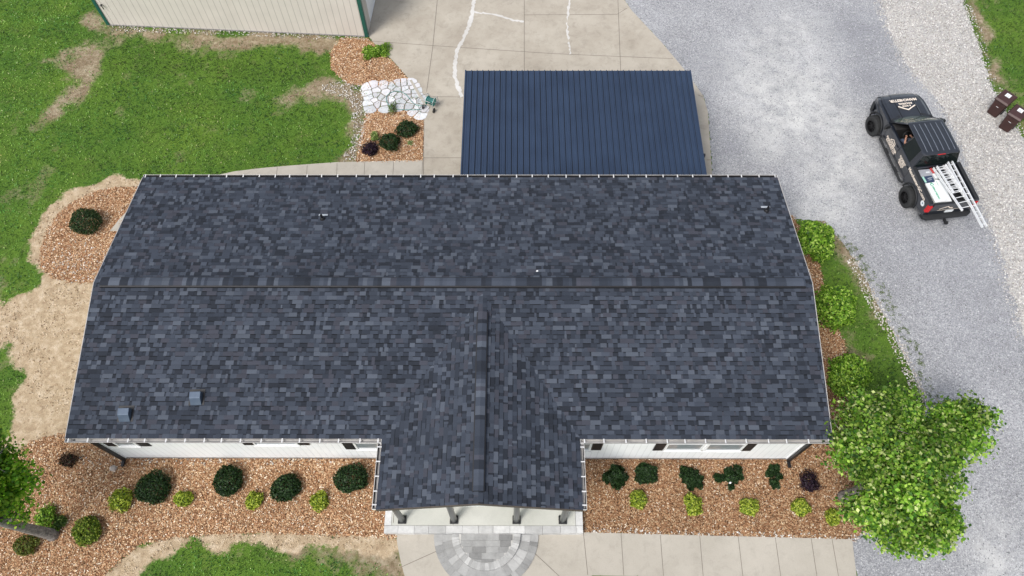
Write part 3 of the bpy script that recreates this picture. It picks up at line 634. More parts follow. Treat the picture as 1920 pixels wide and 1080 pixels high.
# ------------------------------------------------------------------ carport
carport = empty('carport', (4.66, 8.1, 0), 0, 'open carport with navy ribbed metal roof behind the house', 'carport')
MBLUE, t_, b_ = mat('navy_metal', .38, .0, .5); co_ = coords(t_)
c_ = ramp(t_, noise(t_, co_, .8, 4), [(.3, (.019, .034, .068)), (.7, (.027, .047, .090))])
c_ = mix(t_, ramp(t_, noise(t_, co_, 55, 2, .5), [(.76, 0.), (.80, .8)]), c_, (.35, .38, .42))
for (px, py, r, s) in ((1022, 157, .32, .55), (1060, 160, .25, .35), (1212, 313, .22, .4), (1000, 138, .9, .28), (1170, 137, .7, .25)):
    q = at(px, py, 2.7); c_ = mix(t_, mth(t_, 'MULTIPLY', blob(t_, co_, q.x-4.66, q.y-8.1, r, .9), mth(t_, 'MULTIPLY', noise(t_, co_, 3, 6, .7), s*1.6)), c_, (.19, .10, .10))
t_.links.new(c_, b_.inputs['Base Color'])
# rib profile
x0, x1 = -.02-4.66, 9.34-4.66; prof = []; nr = 40; pitch = (x1-x0)/nr
for k in range(nr):
    a = x0+k*pitch; prof += [(a, .0), (a+.004, .045), (a+.035, .045), (a+.040, .0), (a+pitch*.50, 0), (a+pitch*.53, .007), (a+pitch*.60, .007), (a+pitch*.63, 0)]
prof.append((x1, 0)); yA, yB = 5.02-8.1, 10.93-8.1; zA, zB = 2.62, 2.58
n_ = len(prof); v = [(x, yA, zA+z) for x, z in prof]+[(x, yB, zB+z) for x, z in prof]+[(x, yA, zA+z-.01) for x, z in prof]+[(x, yB, zB+z-.01) for x, z in prof]
f = [(i, i+1, i+1+n_, i+n_) for i in range(n_-1)]+[(i+2*n_, i+3*n_, i+1+3*n_, i+1+2*n_) for i in range(n_-1)]+[(i+n_, i+n_+1, i+3*n_+1, i+3*n_) for i in range(n_-1)]+[(i+1, i, i+2*n_, i+2*n_+1) for i in range(n_-1)]
G().add(v, f).build('roof_panel', MBLUE, carport)
MRIBSHADE = plain('rib_shade', (.003, .005, .010), .7)  # near-black strips stand in for the shade beside each roof rib
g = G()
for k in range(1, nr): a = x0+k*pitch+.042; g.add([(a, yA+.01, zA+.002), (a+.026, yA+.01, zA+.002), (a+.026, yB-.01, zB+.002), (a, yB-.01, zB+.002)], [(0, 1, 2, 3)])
g.build('rib_shade_strips', MRIBSHADE, carport)
for xs in (x0, x1): G().box(xs-.02, xs+.02, yA, yB, 2.50, 2.625).build('side_trim', MBLUE, carport)
MWST = plain('frame_steel', (.6, .6, .6), .5)
for xx in (x0+.12, x1-.12):
    G().box(xx-.04, xx+.04, yA+.05, yB-.05, 2.42, 2.50).build('beam', MWST, carport)
    for yy in (yA+.1, (yA+yB)/2, yB-.1): G().box(xx-.04, xx+.04, yy-.04, yy+.04, .03, 2.42).build('post', MWST, carport)

# ------------------------------------------------------------------ barn
bA, bB = at(203, 48), at(690, 70); bd = (bB-bA); BL = bd.length; brz = math.atan2(bd.y, bd.x)
barn = empty('barn', bA, brz, 'cream ribbed metal barn with dark green corner trim', 'barn')
MBARN = stripe_mat('cream_panel', (.60, .56, .51), 0, .305, .012, .5, .55, .11); MBSIDE = stripe_mat('cream_panel_shaded', (.50, .47, .43), 1, .305, .01, .5, .6, .1)  # end walls: same cream, darkened in colour for the side in shade
MGREEN = plain('green_trim', (.012, .09, .07), .4); MTEAL = plain('teal_trim', (.11, .30, .28), .35)
BW, BH = 9., 3.4
G().box(0, BL, 0, .1, .06, BH).build('wall', MBARN, barn); G().box(0, .1, .102, BW, .06, BH).build('wall', MBSIDE, barn); G().box(.102, BL, BW-.1, BW, .06, BH).build('wall', MBARN, barn)
G().box(BL-.1, BL, .102, .9, .06, BH).build('wall', MBSIDE, barn); G().box(BL-.1, BL, 4.6, BW-.102, .06, BH).build('wall', MBSIDE, barn); G().box(BL-.1, BL, .902, 4.598, 2.6, BH).build('wall', MBSIDE, barn)
dr = G(); 
for k in range(5): dr.box(BL-.07, BL-.02, .95, 4.55, .06+k*.505, .06+k*.505+.495)
dr.build('garage_door', MTRIM, barn)
G().box(-.03, .0, -.03, .12, .08, BH).build('corner_trim', MTEAL, barn); G().box(-.03, .12, -.045, -.03, .08, BH).build('corner_trim', MGREEN, barn)
G().box(BL-.14, BL+.03, -.03, .0, .05, BH).build('corner_trim', MGREEN, barn); G().box(BL, BL+.03, .001, .14, .05, BH).build('corner_trim', MGREEN, barn)
G().box(.02, BL-.15, -.02, .0, .03, .09).build('base_trim', MSKIRT, barn)
g = G(); g.loft([[(x, -.3, BH), (x, BW/2, BH+1.1), (x, BW+.3, BH), (x, BW+.3, BH-.05), (x, BW/2, BH+1.05), (x, -.3, BH-.05)] for x in (-.3, BL+.3)]); g.build('roof', MGREEN, barn)
g = G().tube([(.34, -.02, 1.30), (.34, -.10, 1.28), (.38, -.12, 1.1)], .02); g.lathe([(.05, 0), (.06, .03), (.03, .06)], (.34, -.09, 1.28)); g.build('faucet', MBLK, barn)

# ------------------------------------------------------------------ flagstones, hose, reel
fp = P2([(683, 172), (688, 163), (708, 160), (745, 157), (768, 152), (784, 178), (796, 201), (795, 227), (772, 212), (742, 203), (690, 205), (684, 190)])
pa = np.array(fp); bx0, by0 = pa.min(0); bx1, by1 = pa.max(0); r5 = random.Random(12); sites = []
while len(sites) < 40:
    s_ = (r5.uniform(bx0, bx1), r5.uniform(by0, by1))
    if inside(np.array([s_[0]]), np.array([s_[1]]), fp)[0] and all(math.hypot(s_[0]-a[0], s_[1]-a[1]) > .24 for a in sites): sites.append(s_)
    elif r5.random() < .002: break
def clip_half(poly, px, py, nx_, ny_):
    out = []
    for i in range(len(poly)):
        a, b = poly[i], poly[(i+1) % len(poly)]; da = (a[0]-px)*nx_+(a[1]-py)*ny_; db = (b[0]-px)*nx_+(b[1]-py)*ny_
        if da <= 0: out.append(a)
        if da*db < 0: t = da/(da-db); out.append((a[0]+(b[0]-a[0])*t, a[1]+(b[1]-a[1])*t))
    return out
FP, FC = [], []
for i, s_ in enumerate(sites):
    c = [(s_[0]+.33*math.cos(k*math.pi/5), s_[1]+.33*math.sin(k*math.pi/5)) for k in range(10)]
    for j, o_ in enumerate(sites):
        if i != j:
            d = Vector((o_[0]-s_[0], o_[1]-s_[1])); L = d.length
            if L < .8: c = clip_half(c, s_[0]+d.x*.5-d.x/L*.024, s_[1]+d.y*.5-d.y/L*.024, d.x/L, d.y/L)
            if len(c) < 3: break
    if len(c) < 3: continue
    c = [(x+r5.uniform(-.012, .012), y+r5.uniform(-.012, .012)) for x, y in c]
    v = r5.uniform(.48, .70); FP.append((c, -.02, .045+r5.uniform(-.006, .006))); FC.append((v*r5.uniform(.93, 1.), v*.97, v*1.01))
region('flagstone_bed', fp, -.03, .016, plain('grit', (.27, .235, .20), .95, 0, .4, 30))
fs = stones('flagstone_path', FP, MSTONE, None, FC); tag(fs, kind='structure')
bv = fs.modifiers.new('b', 'BEVEL'); bv.width = .008
G_ = P2([(768, 152), (772, 151), (800, 196), (796, 200)]); region('stone_curb', G_, -.02, .06, MWALK)
MHOSE = plain('teal_hose', (.07, .24, .22), .45); MTEALP = plain('teal_plastic', (.02, .28, .24), .4); MGP2 = plain('grey_plastic', (.42, .43, .43), .5)
def px_path(pts, z): return [tuple(at(x, y, z)) for x, y in pts]
loop = [(790, 205), (775, 206), (750, 205), (735, 203), (727, 194), (724, 183), (729, 176), (740, 171), (752, 172), (762, 178), (770, 188), (779, 196), (792, 198), (800, 197)]
def crs(pts, n=5):
    out = []; P = [Vector(p) for p in pts]
    for i in range(len(P)-1):
        p0, p1, p2, p3 = P[max(i-1, 0)], P[i], P[i+1], P[min(i+2, len(P)-1)]
        for k in range(n):
            t = k/n; out.append(.5*((2*p1)+(p2-p0)*t+(2*p0-5*p1+4*p2-p3)*t*t+(3*p1-p0-3*p2+p3)*t**3))
    out.append(P[-1]); return out
tag(G().tube(crs(px_path(loop, .065)), .014, 6).build('garden_hose', MHOSE, smooth=True), 'teal garden hose looped over the white flagstones', 'hose')
rq = at(808, 192, .3); reel = empty('hose_reel', (rq.x, rq.y, .03), R(-25), 'teal and grey wheeled hose reel cart beside the flagstones', 'hose reel')
g = G()
for s in (-.22, .22):
    g.tube(crs([(s, -.25, .12), (s, -.22, .5), (s, 0, .62), (s, .22, .5), (s, .28, .02)]), .014, 6)
g.tube([(-.22, .28, .03), (.22, .28, .03)], .014, 6); g.tube([(-.22, -.22, .5), (-.22, -.42, .78), (.22, -.42, .78), (.22, -.22, .5)], .014, 6); g.build('frame', MGP2, reel)
G().lathe([(.0, -.17), (.2, -.17), (.2, -.155), (.1, -.15), (.1, .15), (.2, .155), (.2, .17), (.0, .17)], (0, 0, .36), 'x', 24).build('drum', MTEALP, reel)
g = G(); path = [(.13*math.cos(t*.5)*(1+.002*t), 0, 0) for t in (0,)]
pts = [(-.14+.28*abs(((k/26/5) % 2)-1), (.125+.012*(k//130))*math.cos(2*math.pi*k/26), .36+(.125+.012*(k//130))*math.sin(2*math.pi*k/26)) for k in range(390)]
g.tube(pts, .011, 5).build('wound_hose', MHOSE, reel, smooth=True)
for s in (-.27, .27): G().lathe([(.0, -.02), (.11, -.02), (.12, 0), (.11, .02), (.0, .02)], (s, -.25, .12), 'x', 20).build('wheel', MBLK, reel)
G().tube([(.19, 0, .36), (.27, 0, .36), (.27, .12, .36), (.33, .12, .36)], .012, 6).build('crank', MGP2, reel)
hq = [Vector(p) for p in px_path([(806, 200), (795, 212), (787, 208), (783, 195), (786, 184), (797, 176), (806, 180)], .06)]
tag(G().tube(crs([tuple(p) for p in hq]), .011, 6).build('leader_hose', MGP2, smooth=True), 'grey leader hose looped on the concrete beside the hose reel', 'hose')

# ------------------------------------------------------------------ wheelie bins
MBIN = plain('brown_bin_plastic', (.048, .020, .018), .5, 0, .2, 3); MLAB = plain('white_label', (.75, .78, .8), .5); MINK = plain('ink', (.03, .03, .03), .6)
def make_bin():
    b = empty('wheelie_bin')
    rings = []
    for z, hx_, y0, y1 in ((.06, .22, -.22, .20), (.10, .235, -.24, .24), (.55, .265, -.29, .30), (.80, .28, -.32, .33), (.93, .29, -.345, .345), (.98, .29, -.345, .345)):
        rings.append([(-hx_, y0+.04, z), (-hx_+.04, y0, z), (hx_-.04, y0, z), (hx_, y0+.04, z), (hx_, y1, z), (-hx_, y1, z)])
    G().loft(rings).build('body', MBIN, b, bevel=.01)
    g = G(); g.box(-.31, .31, -.37, .36, .93, .965); g.build('rim', MBIN, b, bevel=.01)
    G().loft([[(-.315, -.40, z0), (-.315, .38, z0), (-.25, .34, z1), (-.25, -.33, z1)] for z0, z1 in ()] or [[(x, -.405, .97), (x, -.405, 1.0), (x*.86, -.33, 1.06), (x*.86, .30, 1.075), (x, .39, 1.03), (x, .39, .97)] for x in (-.32, .32)]).build('lid', MBIN, b, bevel=.012)
    g = G().tube([(-.28, .36, .93), (-.28, .43, .98), (.28, .43, .98), (.28, .36, .93)], .016, 8); g.build('handle', MBIN, b)
    for s in (-.25, .25): G().lathe([(.0, -.03), (.12, -.03), (.125, 0), (.12, .03), (0, .03)], (s, .24, .125), 'x', 20).build('wheel', MBLK, b)
    l = G().box(-.11, .11, -.02, .20, 1.066, 1.078).build('label', MLAB, b)
    g = G(); g.box(-.06, -.04, .10, .12, 1.0785, 1.0795); g.box(.0, .03, .05, .08, 1.0785, 1.0795); g.box(-.05, .06, .0, .008, 1.0785, 1.0795); g.build('print', MINK, l)
    g = G(); g.box(-.16, .16, -.335, -.30, .62, .70); g.build('grab_bar', MBIN, b, bevel=.01); G().box(-.055, .055, -.345, -.3353, .655, .668).build('sticker', MLAB, b); return b
b1 = make_bin(); q = at(1888, 182, 1.05); b1.location = (q.x, q.y, .0); b1.rotation_euler = (0, 0, R(-50)); tag(b1, 'brown wheelie bin with white lid label, the one farther up the gravel edge', 'wheelie bin', 'wheelie bins at the gravel edge')
q = at(1911, 210, 1.05); b2 = dup(b1, (q.x, q.y, 0)); b2.rotation_euler = (0, 0, R(-47)); tag(b2, 'brown wheelie bin with white lid label, half out of frame, nearer the truck tail', 'wheelie bin', 'wheelie bins at the gravel edge')

# ------------------------------------------------------------------ pickup truck
MPAINT, t_, b_ = mat('black_car_paint', .28, 0, .6); b_.inputs['Base Color'].default_value = (.008, .010, .015, 1); b_.inputs['Coat Weight'].default_value = 1.; b_.inputs['Coat Roughness'].default_value = .05
t_.links.new(ramp(t_, noise(t_, coords(t_), 3, 3), [(.3, (.006, .008, .013)), (.7, (.013, .016, .024))]), b_.inputs['Base Color'])
MMATT = plain('black_plastic', (.014, .015, .017), .65, 0, .2); MTYRE = plain('tyre_rubber', (.022, .023, .024), .85, 0, .3, 12, bmp=.3); MRIM = plain('black_rim', (.012, .012, .013), .3, .4)
MTINT, t_, b_ = mat('tinted_glass', .08, 0, .25); b_.inputs['Base Color'].default_value = (.008, .012, .012, 1); MWIND, t_, b_ = mat('windshield_glass', .05, 0, .9); b_.inputs['Base Color'].default_value = (.05, .07, .05, 1)
MRED = plain('red_lens', (.55, .012, .015), .25); MCREAM = plain('cream_decal', (.80, .70, .60), .5, 0, .05); MALU = plain('aluminium', (.78, .79, .80), .4, .35, .1, 10); MINT = plain('interior', (.012, .012, .013), .8); MCHR = plain('chrome', (.6, .6, .62), .15, .95)
truck = empty('pickup_truck', (18.93, 8.10, .008), R(7.5), 'black lifted crew cab pickup truck with cream lettering parked on the gravel', 'truck')
YZ = Matrix(((0, 0, 1, 0), (1, 0, 0, 0), (0, 1, 0, 0), (0, 0, 0, 1)))   # (y, z, x) -> xyz
FA, RA = 1.88, -1.93
def arch(cy, r, a0=172, a1=8, n=14, cz=.46): return [(cy+r*math.cos(R(a0+(a1-a0)*k/n)), cz+r*math.sin(R(a0+(a1-a0)*k/n))) for k in range(n+1)]
fend = [(1.13, .60), (1.13, 1.27), (1.9, 1.275), (2.3, 1.26), (2.6, 1.23), (2.75, 1.18), (2.85, 1.09), (2.9, .95), (2.9, .68), (2.7, .64), (2.45, .6)]+arch(FA, .55)[::-1]
bedp = [(-1.15, .62), (-1.15, 1.42), (-3.02, 1.42), (-3.04, .70), (-2.52, .62)]+arch(RA, .55)
for s in (-1, 1):
    xa, xb = sorted((s*.80, s*1.0))
    G().prism(fend, xa, xb).build('fender', MPAINT, truck, bevel=.045, seg=3, T=YZ, nose=True)
    xa, xb = sorted((s*.86, s*1.01)); G().prism(bedp, xa, xb).build('bed_side', MPAINT, truck, bevel=.03, seg=3, T=YZ)
    G().box(*sorted((s*.855, s*1.0)), -2.97, -1.16, 1.421, 1.442).build('rail_cap', MMATT, truck, bevel=.006)
    for y0, y1, nm in ((-.02, 1.12, 'front'), (-1.14, -.035, 'rear')):
        d = G().loft([[(s*x, y0, z), (s*x, y1, z), (s*(x-.10), y1, z), (s*(x-.10), y0, z)] for x, z in ((.97, .58), (1.0, .75), (1.0, 1.1), (.975, 1.27), (.955, 1.30))]).build('door', MPAINT, truck, bevel=.012)
        G().box(*sorted((s*1.0, s*1.03)), y0+.08, y0+.26, 1.13, 1.16).build('handle', MPAINT, d, bevel=.008)
    for cy in (FA, RA):
        a = [Vector((s*1.02, y, z)) for y, z in arch(cy, .56, 180, 0)]; G().tube(a, .035, 8).build('wheel_flare', MMATT, truck, smooth=True)
    g = G(); g.tube([(s*1.0, 1.2, .52), (s*1.09, 1.1, .5), (s*1.09, -1.15, .5), (s*1.0, -1.25, .52)], .05, 8)
    g.box(*sorted((s*1.03, s*1.16)), .25, .55, .53, .56); g.box(*sorted((s*1.03, s*1.16)), -.75, -.45, .53, .56); g.build('side_step', MMATT, truck, smooth=False)
    g = G().loft([[(s*(1.02+e), 1.0+f_, z) for e, f_, z in ((0, 0, 1.26), (0, .1, 1.26), (0, .1, 1.34), (0, 0, 1.34))], [(s*1.12, 1.0, 1.24), (s*1.12, 1.14, 1.24), (s*1.12, 1.14, 1.46), (s*1.12, 1.0, 1.46)], [(s*1.31, .94, 1.26), (s*1.30, 1.06, 1.26), (s*1.30, 1.06, 1.45), (s*1.31, .94, 1.45)]]); g.build('mirror', MMATT, truck, bevel=.02)
# hood
rings = []
for y, w, z in ((1.20, .86, 1.375), (1.45, .87, 1.385), (1.95, .87, 1.37), (2.3, .87, 1.345), (2.55, .86, 1.31), (2.72, .85, 1.26), (2.83, .83, 1.19), (2.88, .81, 1.10)):
    rings.append([(-w, y, z-.12), (-w, y, z-.03), (-w*.88, y, z), (-w*.55, y, z+.005), (-w*.50, y, z+.035), (0, y, z+.045), (w*.50, y, z+.035), (w*.55, y, z+.005), (w*.88, y, z), (w, y, z-.03), (w, y, z-.12)])
G().loft(rings).build('hood', MPAINT, truck, bevel=.01, nose=True)
for s in (-1, 1): G().loft([[(s*a, y, z) for a, z in ((.40, zz), (.415, zz+.012), (.43, zz))] for y, zz in ((1.40, 1.428), (1.95, 1.413), (2.4, 1.376))]).build('hood_crease', MRIM, truck)
g = G(); g.box(-.8, .8, 2.80, 2.9, .68, 1.1); g.build('grille', MMATT, truck, bevel=.03)
G().loft([[(x, y, z) for y, z in ((2.86-b, .5), (3.05-b, .55), (3.07-b, .78), (2.9-b, .82))] for x, b in ((-.98, .38), (-.80, .12), (-.5, 0), (.5, 0), (.80, .12), (.98, .38))]).build('front_bumper', MMATT, truck, bevel=.02)
for s in (-1, 1): G().box(*sorted((s*.62, s*.93)), 2.78, 2.915, .92, 1.10).build('headlight', MCHR, truck, bevel=.03, nose=True)
# cab
G().box(-.86, .86, -1.14, 1.15, .56, .66).build('cab_floor', MINT, truck); G().box(-.86, .86, .86, 1.22, .66, 1.32).build('dashboard', MINT, truck, bevel=.05); G().box(-.87, .87, -1.14, -1.08, .66, 1.34).build('cab_back', MPAINT, truck)
for x in (-.42, .42):
    g = G(); g.box(x-.26, x+.26, -.1, .42, .82, .98); g.box(x-.25, x+.25, -.24, -.08, .9, 1.52); g.box(x-.13, x+.13, -.25, -.14, 1.55, 1.70); g.build('seat', MINT, truck, bevel=.04)
g = G(); g.box(-.78, .78, -.82, -.40, .84, .98); g.box(-.78, .78, -.93, -.82, .9, 1.5); g.build('rear_bench', MINT, truck, bevel=.04)
def rr_ring(c, n_, rad): 
    n_ = Vector(n_).normalized(); a = n_.cross(Vector((1, 0, 0))).normalized(); b = n_.cross(a); return [Vector(c)+(a*math.cos(k*math.pi/10)+b*math.sin(k*math.pi/10))*rad for k in range(21)]
g = G().tube(rr_ring((-.42, .58, 1.22), (0, -.85, .5), .18), .016, 6); g.tube([(-.42, .60, 1.21), (-.42, .75, 1.15)], .03, 6); g.build('steering_wheel', MMATT, truck)
A0, A1, B1 = (.93, 1.28, 1.33), (.745, .60, 1.965), (.76, -.08, 1.98)
mx = lambda p, s: (s*p[0], p[1], p[2])
for s in (-1, 1):
    G().tube([mx(A0, s), mx(A1, s)], .038, 8).build('pillar', MPAINT, truck, smooth=True); G().tube([(s*.93, -.03, 1.29), mx(B1, s)], .03, 8).build('pillar', MMATT, truck, smooth=True)
    G().loft([[(s*.955, -.84, 1.29), (s*.945, -1.14, 1.29), (s*.90, -1.14, 1.29), (s*.91, -.84, 1.29)], [(s*.79, -.80, 1.97), (s*.77, -1.02, 1.97), (s*.73, -1.02, 1.97), (s*.75, -.80, 1.97)]]).build('pillar', MPAINT, truck, bevel=.01)
    G().loft([[(s*.925, -.06, 1.30), (s*.925, -.84, 1.30), (s*.915, -.84, 1.30), (s*.915, -.06, 1.30)], [(s*.765, -.10, 1.96), (s*.765, -.80, 1.96), (s*.755, -.80, 1.96), (s*.755, -.10, 1.96)]]).build('side_window', MTINT, truck)
G().loft([[(.92, 1.2, 1.30), (.92, .0, 1.30), (.91, .0, 1.30), (.91, 1.2, 1.30)], [(.76, .60, 1.96), (.76, -.05, 1.96), (.75, -.05, 1.96), (.75, .60, 1.96)]]).build('side_window', MTINT, truck)
def arc_(w, y, z, by, bz, n=8): return [(-w+2*w*k/n, y+by*(1-(2*k/n-1)**2), z+bz*(1-(2*k/n-1)**2)) for k in range(n+1)]
_b, _t = arc_(.90, 1.27, 1.345, .20, .03), arc_(.73, .60, 1.972, .10, .02)
G().loft([_b+[(x, y-.012, z-.012) for x, y, z in _b[::-1]], _t+[(x, y-.012, z-.012) for x, y, z in _t[::-1]]]).build('windshield', MWIND, truck)
G().loft([arc_(.90, 1.29, 1.352, .22, .03)+[(x, y+.09, z-.0) for x, y, z in arc_(.90, 1.29, 1.352, .22, .03)[::-1]], arc_(.9, 1.29, 1.375, .22, .03)+[(x, y+.09, z) for x, y, z in arc_(.90, 1.29, 1.375, .22, .03)[::-1]]]).build('cowl', MMATT, truck)
G().loft([[(-.90, -1.135, 1.34), (.90, -1.135, 1.34), (.90, -1.125, 1.34), (-.90, -1.125, 1.34)], [(-.73, -1.01, 1.95), (.73, -1.01, 1.95), (.73, -1.0, 1.95), (-.73, -1.0, 1.95)]]).build('rear_window', MTINT, truck)
roof_r = []
for y, w, z in ((.68, .70, 1.965), (.60, .745, 1.99), (0, .77, 2.01), (-.6, .77, 2.01), (-.96, .755, 1.995), (-1.04, .72, 1.95)):
    roof_r.append([(-w, y, z-.04), (-w*.97, y, z-.012)]+[(-w*.90+k*w*1.8/8, y, z+.012*math.sin(math.pi*k/8)) for k in range(9)]+[(w*.97, y, z-.012), (w, y, z-.04)])
cr = G().loft(roof_r).build('cab_roof', MPAINT, truck, bevel=.01)
MHI = plain('rib_highlight', (.30, .33, .38), .25, .6)
for k in range(6):
    x = -.58+.232*k; G().loft([[(x+a, y, z+b) for a, b in ((-.012, .0), (-.006, .014), (.006, .014), (.012, .0))] for y, z in ((.50, 2.004), (0, 2.020), (-.6, 2.020), (-.92, 2.004))]).build('roof_rib', MHI, truck)
G().box(-.16, .16, -1.06, -1.04, 1.93, 1.96).build('brake_light', MRED, truck)
# bed
G().box(-.855, .855, -2.95, -1.16, .80, .86).build('bed_floor', MMATT, truck); G().box(-.855, .855, -1.22, -1.16, .86, 1.41).build('bed_front', MPAINT, truck, bevel=.01)
for s in (-1, 1): G().box(*sorted((s*.66, s*.853)), -2.3, -1.55, .86, 1.08).build('wheel_well', MMATT, truck, bevel=.05)
G().box(-.85, .85, -3.06, -2.97, .74, 1.415).build('tailgate', MPAINT, truck, bevel=.02)
G().box(-.84, .84, -3.05, -2.965, 1.417, 1.435).build('tailgate_cap', MMATT, truck, bevel=.005)
for s in (-1, 1): 
    G().loft([[(s*a, y, z) for a, y in ((.86, -3.065), (1.018, -3.045), (1.02, -2.93), (.86, -2.96))] for z in (.93, 1.32)]).build('tail_light', MRED, truck, bevel=.015)
G().loft([[(x, y, z) for y, z in ((-3.0+b, .52), (-3.22+b, .56), (-3.24+b, .72), (-3.03+b, .74))] for x, b in ((-1.0, .1), (-.85, 0), (.85, 0), (1.0, .1))]).build('rear_bumper', MMATT, truck, bevel=.02)
G().box(-.17, .17, -3.082, -3.065, .83, .96).build('licence_plate', MLAB, truck); g = G().box(-.04, .04, -3.42, -3.0, .42, .50); g.lathe([(.03, .5), (.02, .55), (.032, .58), (.0, .62)], (0, -3.38, 0), n=12); g.box(-.09, .09, -3.4, -3.34, .44, .47); g.build('tow_hitch', MMATT, truck)
def wheel(x, y, s, steer=0.):
    w = empty('wheel', (x, y, .43)); w.parent = truck; w.rotation_euler = (0, 0, steer)
    G().lathe([(.27, -.14), (.38, -.145), (.425, -.115), (.44, -.08), (.44, .08), (.425, .115), (.38, .145), (.27, .14), (.27, -.14)], (0, 0, 0), 'x', 36, False).build('tyre', MTYRE, w, smooth=False)
    g = G()
    for k in range(40):
        a = 2*math.pi*k/40
        for o_ in (-.075, .0, .075): g.box(o_-.03, o_+.03, -.022, .022, .435, .452, Matrix.Rotation(a+(.06 if o_ == 0 else 0), 4, 'X'))
    g.build('tread', MTYRE, w)
    g = G().lathe([(.272, -.13*s), (.272, .135*s), (.245, .135*s), (.235, .02*s), (.08, .04*s), (.0, .05*s)], (0, 0, 0), 'x', 24, False)
    for k in range(8): g.box(min(.03*s, .09*s), max(.03*s, .09*s), -.022, .022, .05, .25, Matrix.Rotation(2*math.pi*k/8, 4, 'X'))
    g.lathe([(.06, .03*s), (.055, .11*s), (.0, .115*s)], (0, 0, 0), 'x', 16); g.build('rim', MRIM, w)
    G().lathe([(.262, .136*s), (.28, .150*s), (.25, .146*s)], (0, 0, 0), 'x', 28, False).build('rim_lip', MRIM, w); return w
wheel(-1.03, FA, -1, R(7)); wheel(1.0, FA, 1, R(7)); wheel(-1.02, RA, -1); wheel(1.02, RA, 1)
# lettering
def text(body, size, o_, a, b, m, parent, name='lettering', sx=1.):
    cu = bpy.data.curves.new('t', 'FONT'); cu.body = body; cu.size = size; cu.align_x = 'CENTER'; cu.align_y = 'CENTER'; cu.extrude = .0015; cu.resolution_u = 2; cu.offset = size*.035
    ob = bpy.data.objects.new('t', cu); COL.objects.link(ob); bpy.context.view_layer.update()
    me_ = bpy.data.meshes.new_from_object(ob.evaluated_get(bpy.context.evaluated_depsgraph_get())); bpy.data.objects.remove(ob)
    a, b = Vector(a).normalized(), Vector(b).normalized(); c = a.cross(b); Mx = Matrix((a*sx, b, c)).transposed().to_4x4(); Mx.translation = Vector(o_); me_.transform(Mx); me_.name = name
    me_.materials.clear(); return link(name, me_, m, parent)
a, b = (-1, 0, 0), (0, -1, .02)
text('MANCHESTER', .19, (0, 2.33, 1.388), a, (0, -1, .045), MCREAM, truck, sx=.98); text('ROOFING', .13, (0, 2.12, 1.412), a, b, MCREAM, truck); text('& SONS', .11, (0, 1.98, 1.418), a, b, MCREAM, truck)
def bar(pts, w, o_, a, b, m, parent, name='emblem'):
    a, b = Vector(a).normalized(), Vector(b).normalized(); c = a.cross(b); g = G()
    for p, q_ in zip(pts[:-1], pts[1:]):
        d = (Vector(q_)-Vector(p)).normalized(); n__ = Vector((-d.y, d.x))*w/2; cs = [Vector(p)-n__-d*w*.3, Vector(q_)-n__+d*w*.3, Vector(q_)+n__+d*w*.3, Vector(p)+n__-d*w*.3]
        g.loft([[Vector(o_)+a*k.x+b*k.y+c*h for k in cs] for h in (0, .0025+.0008*len(g.f))])
    return g.build(name, m, parent)
bar([(-.36, -.13), (-.16, -.02), (0, .08), (.16, .0), (.36, -.13)], .05, (0, 1.84, 1.422), a, b, MCREAM, truck)
sa, sb = (0, -1, 0), (0, 0, 1)
bar([(-.20, -.02), (-.03, .12), (.17, .06)], .028, (-1.003, .45, 1.02), sa, sb, MCREAM, truck); text('& SONS', .12, (-1.004, .45, .99), sa, sb, MCREAM, truck)
text('MANCHESTER', .15, (-1.003, .45, .87), sa, sb, MCREAM, truck); text('ROOFING CO.', .13, (-1.003, .45, .755), sa, sb, MCREAM, truck)
for k, (tx, sz) in enumerate((('ROOFING', .12), ('GUTTERS', .10), ('SHINGLES', .10), ('SIDING', .10))): text(tx, sz, (-1.003, -.56, 1.08-.09*k), sa, sb, MCREAM, truck)
text('Manchester-GC.com', .21, (-1.014, -1.86, 1.24), sa, sb, MCREAM, truck, sx=.9)
G().lathe([(.0, -.003), (.12, -.003), (.12, .0), (.0, .0)], (-1.012, -2.68, 1.05), 'x', 24).build('round_sticker', MLAB, truck)
text('+', .16, (-1.017, -2.68, 1.05), sa, sb, plain('blue_ink', (.05, .15, .25), .5), truck)
G().box(-.55, .55, -3.064, -3.061, 1.0, 1.015).build('tailgate_strip', MCREAM, truck); bar([(-.30, -.05), (-.12, .04), (.0, .09), (.10, .0), (.22, -.03)], .035, (-.2, -3.066, 1.15), (1, 0, 0), (0, 0, 1), MCREAM, truck)

# driver
def skinned(name, joints, edges, m, parent=None, sub=1):
    me_ = bpy.data.meshes.new(name); me_.from_pydata([j[0] for j in joints], edges, []); o = bpy.data.objects.new(name, me_); COL.objects.link(o)
    md = o.modifiers.new("s", "SKIN")
    for k, j in enumerate(joints):
        sv = me_.skin_vertices[0].data[k]; sv.radius = j[1] if isinstance(j[1], tuple) else (j[1], j[1]); sv.use_root = (k == 0)
    s_ = o.modifiers.new('u', 'SUBSURF'); s_.levels = sub; s_.render_levels = sub; bpy.context.view_layer.update()
    m2 = bpy.data.meshes.new_from_object(o.evaluated_get(bpy.context.evaluated_depsgraph_get())); bpy.data.objects.remove(o); m2.name = name
    m2.polygons.foreach_set('use_smooth', [True]*len(m2.polygons)); return link(name, m2, m, parent)
TW = Matrix.Translation(truck.location) @ Matrix.Rotation(R(7.5), 4, 'Z')
MSKIN = plain('skin', (.50, .27, .19), .55, 0, .05); MSHIRT = plain('grey_shirt', (.72, .72, .73), .85, 0, .1); MJEAN = plain('blue_jeans', (.06, .08, .13), .9); MHAIR = plain('hair', (.03, .02, .014), .8)
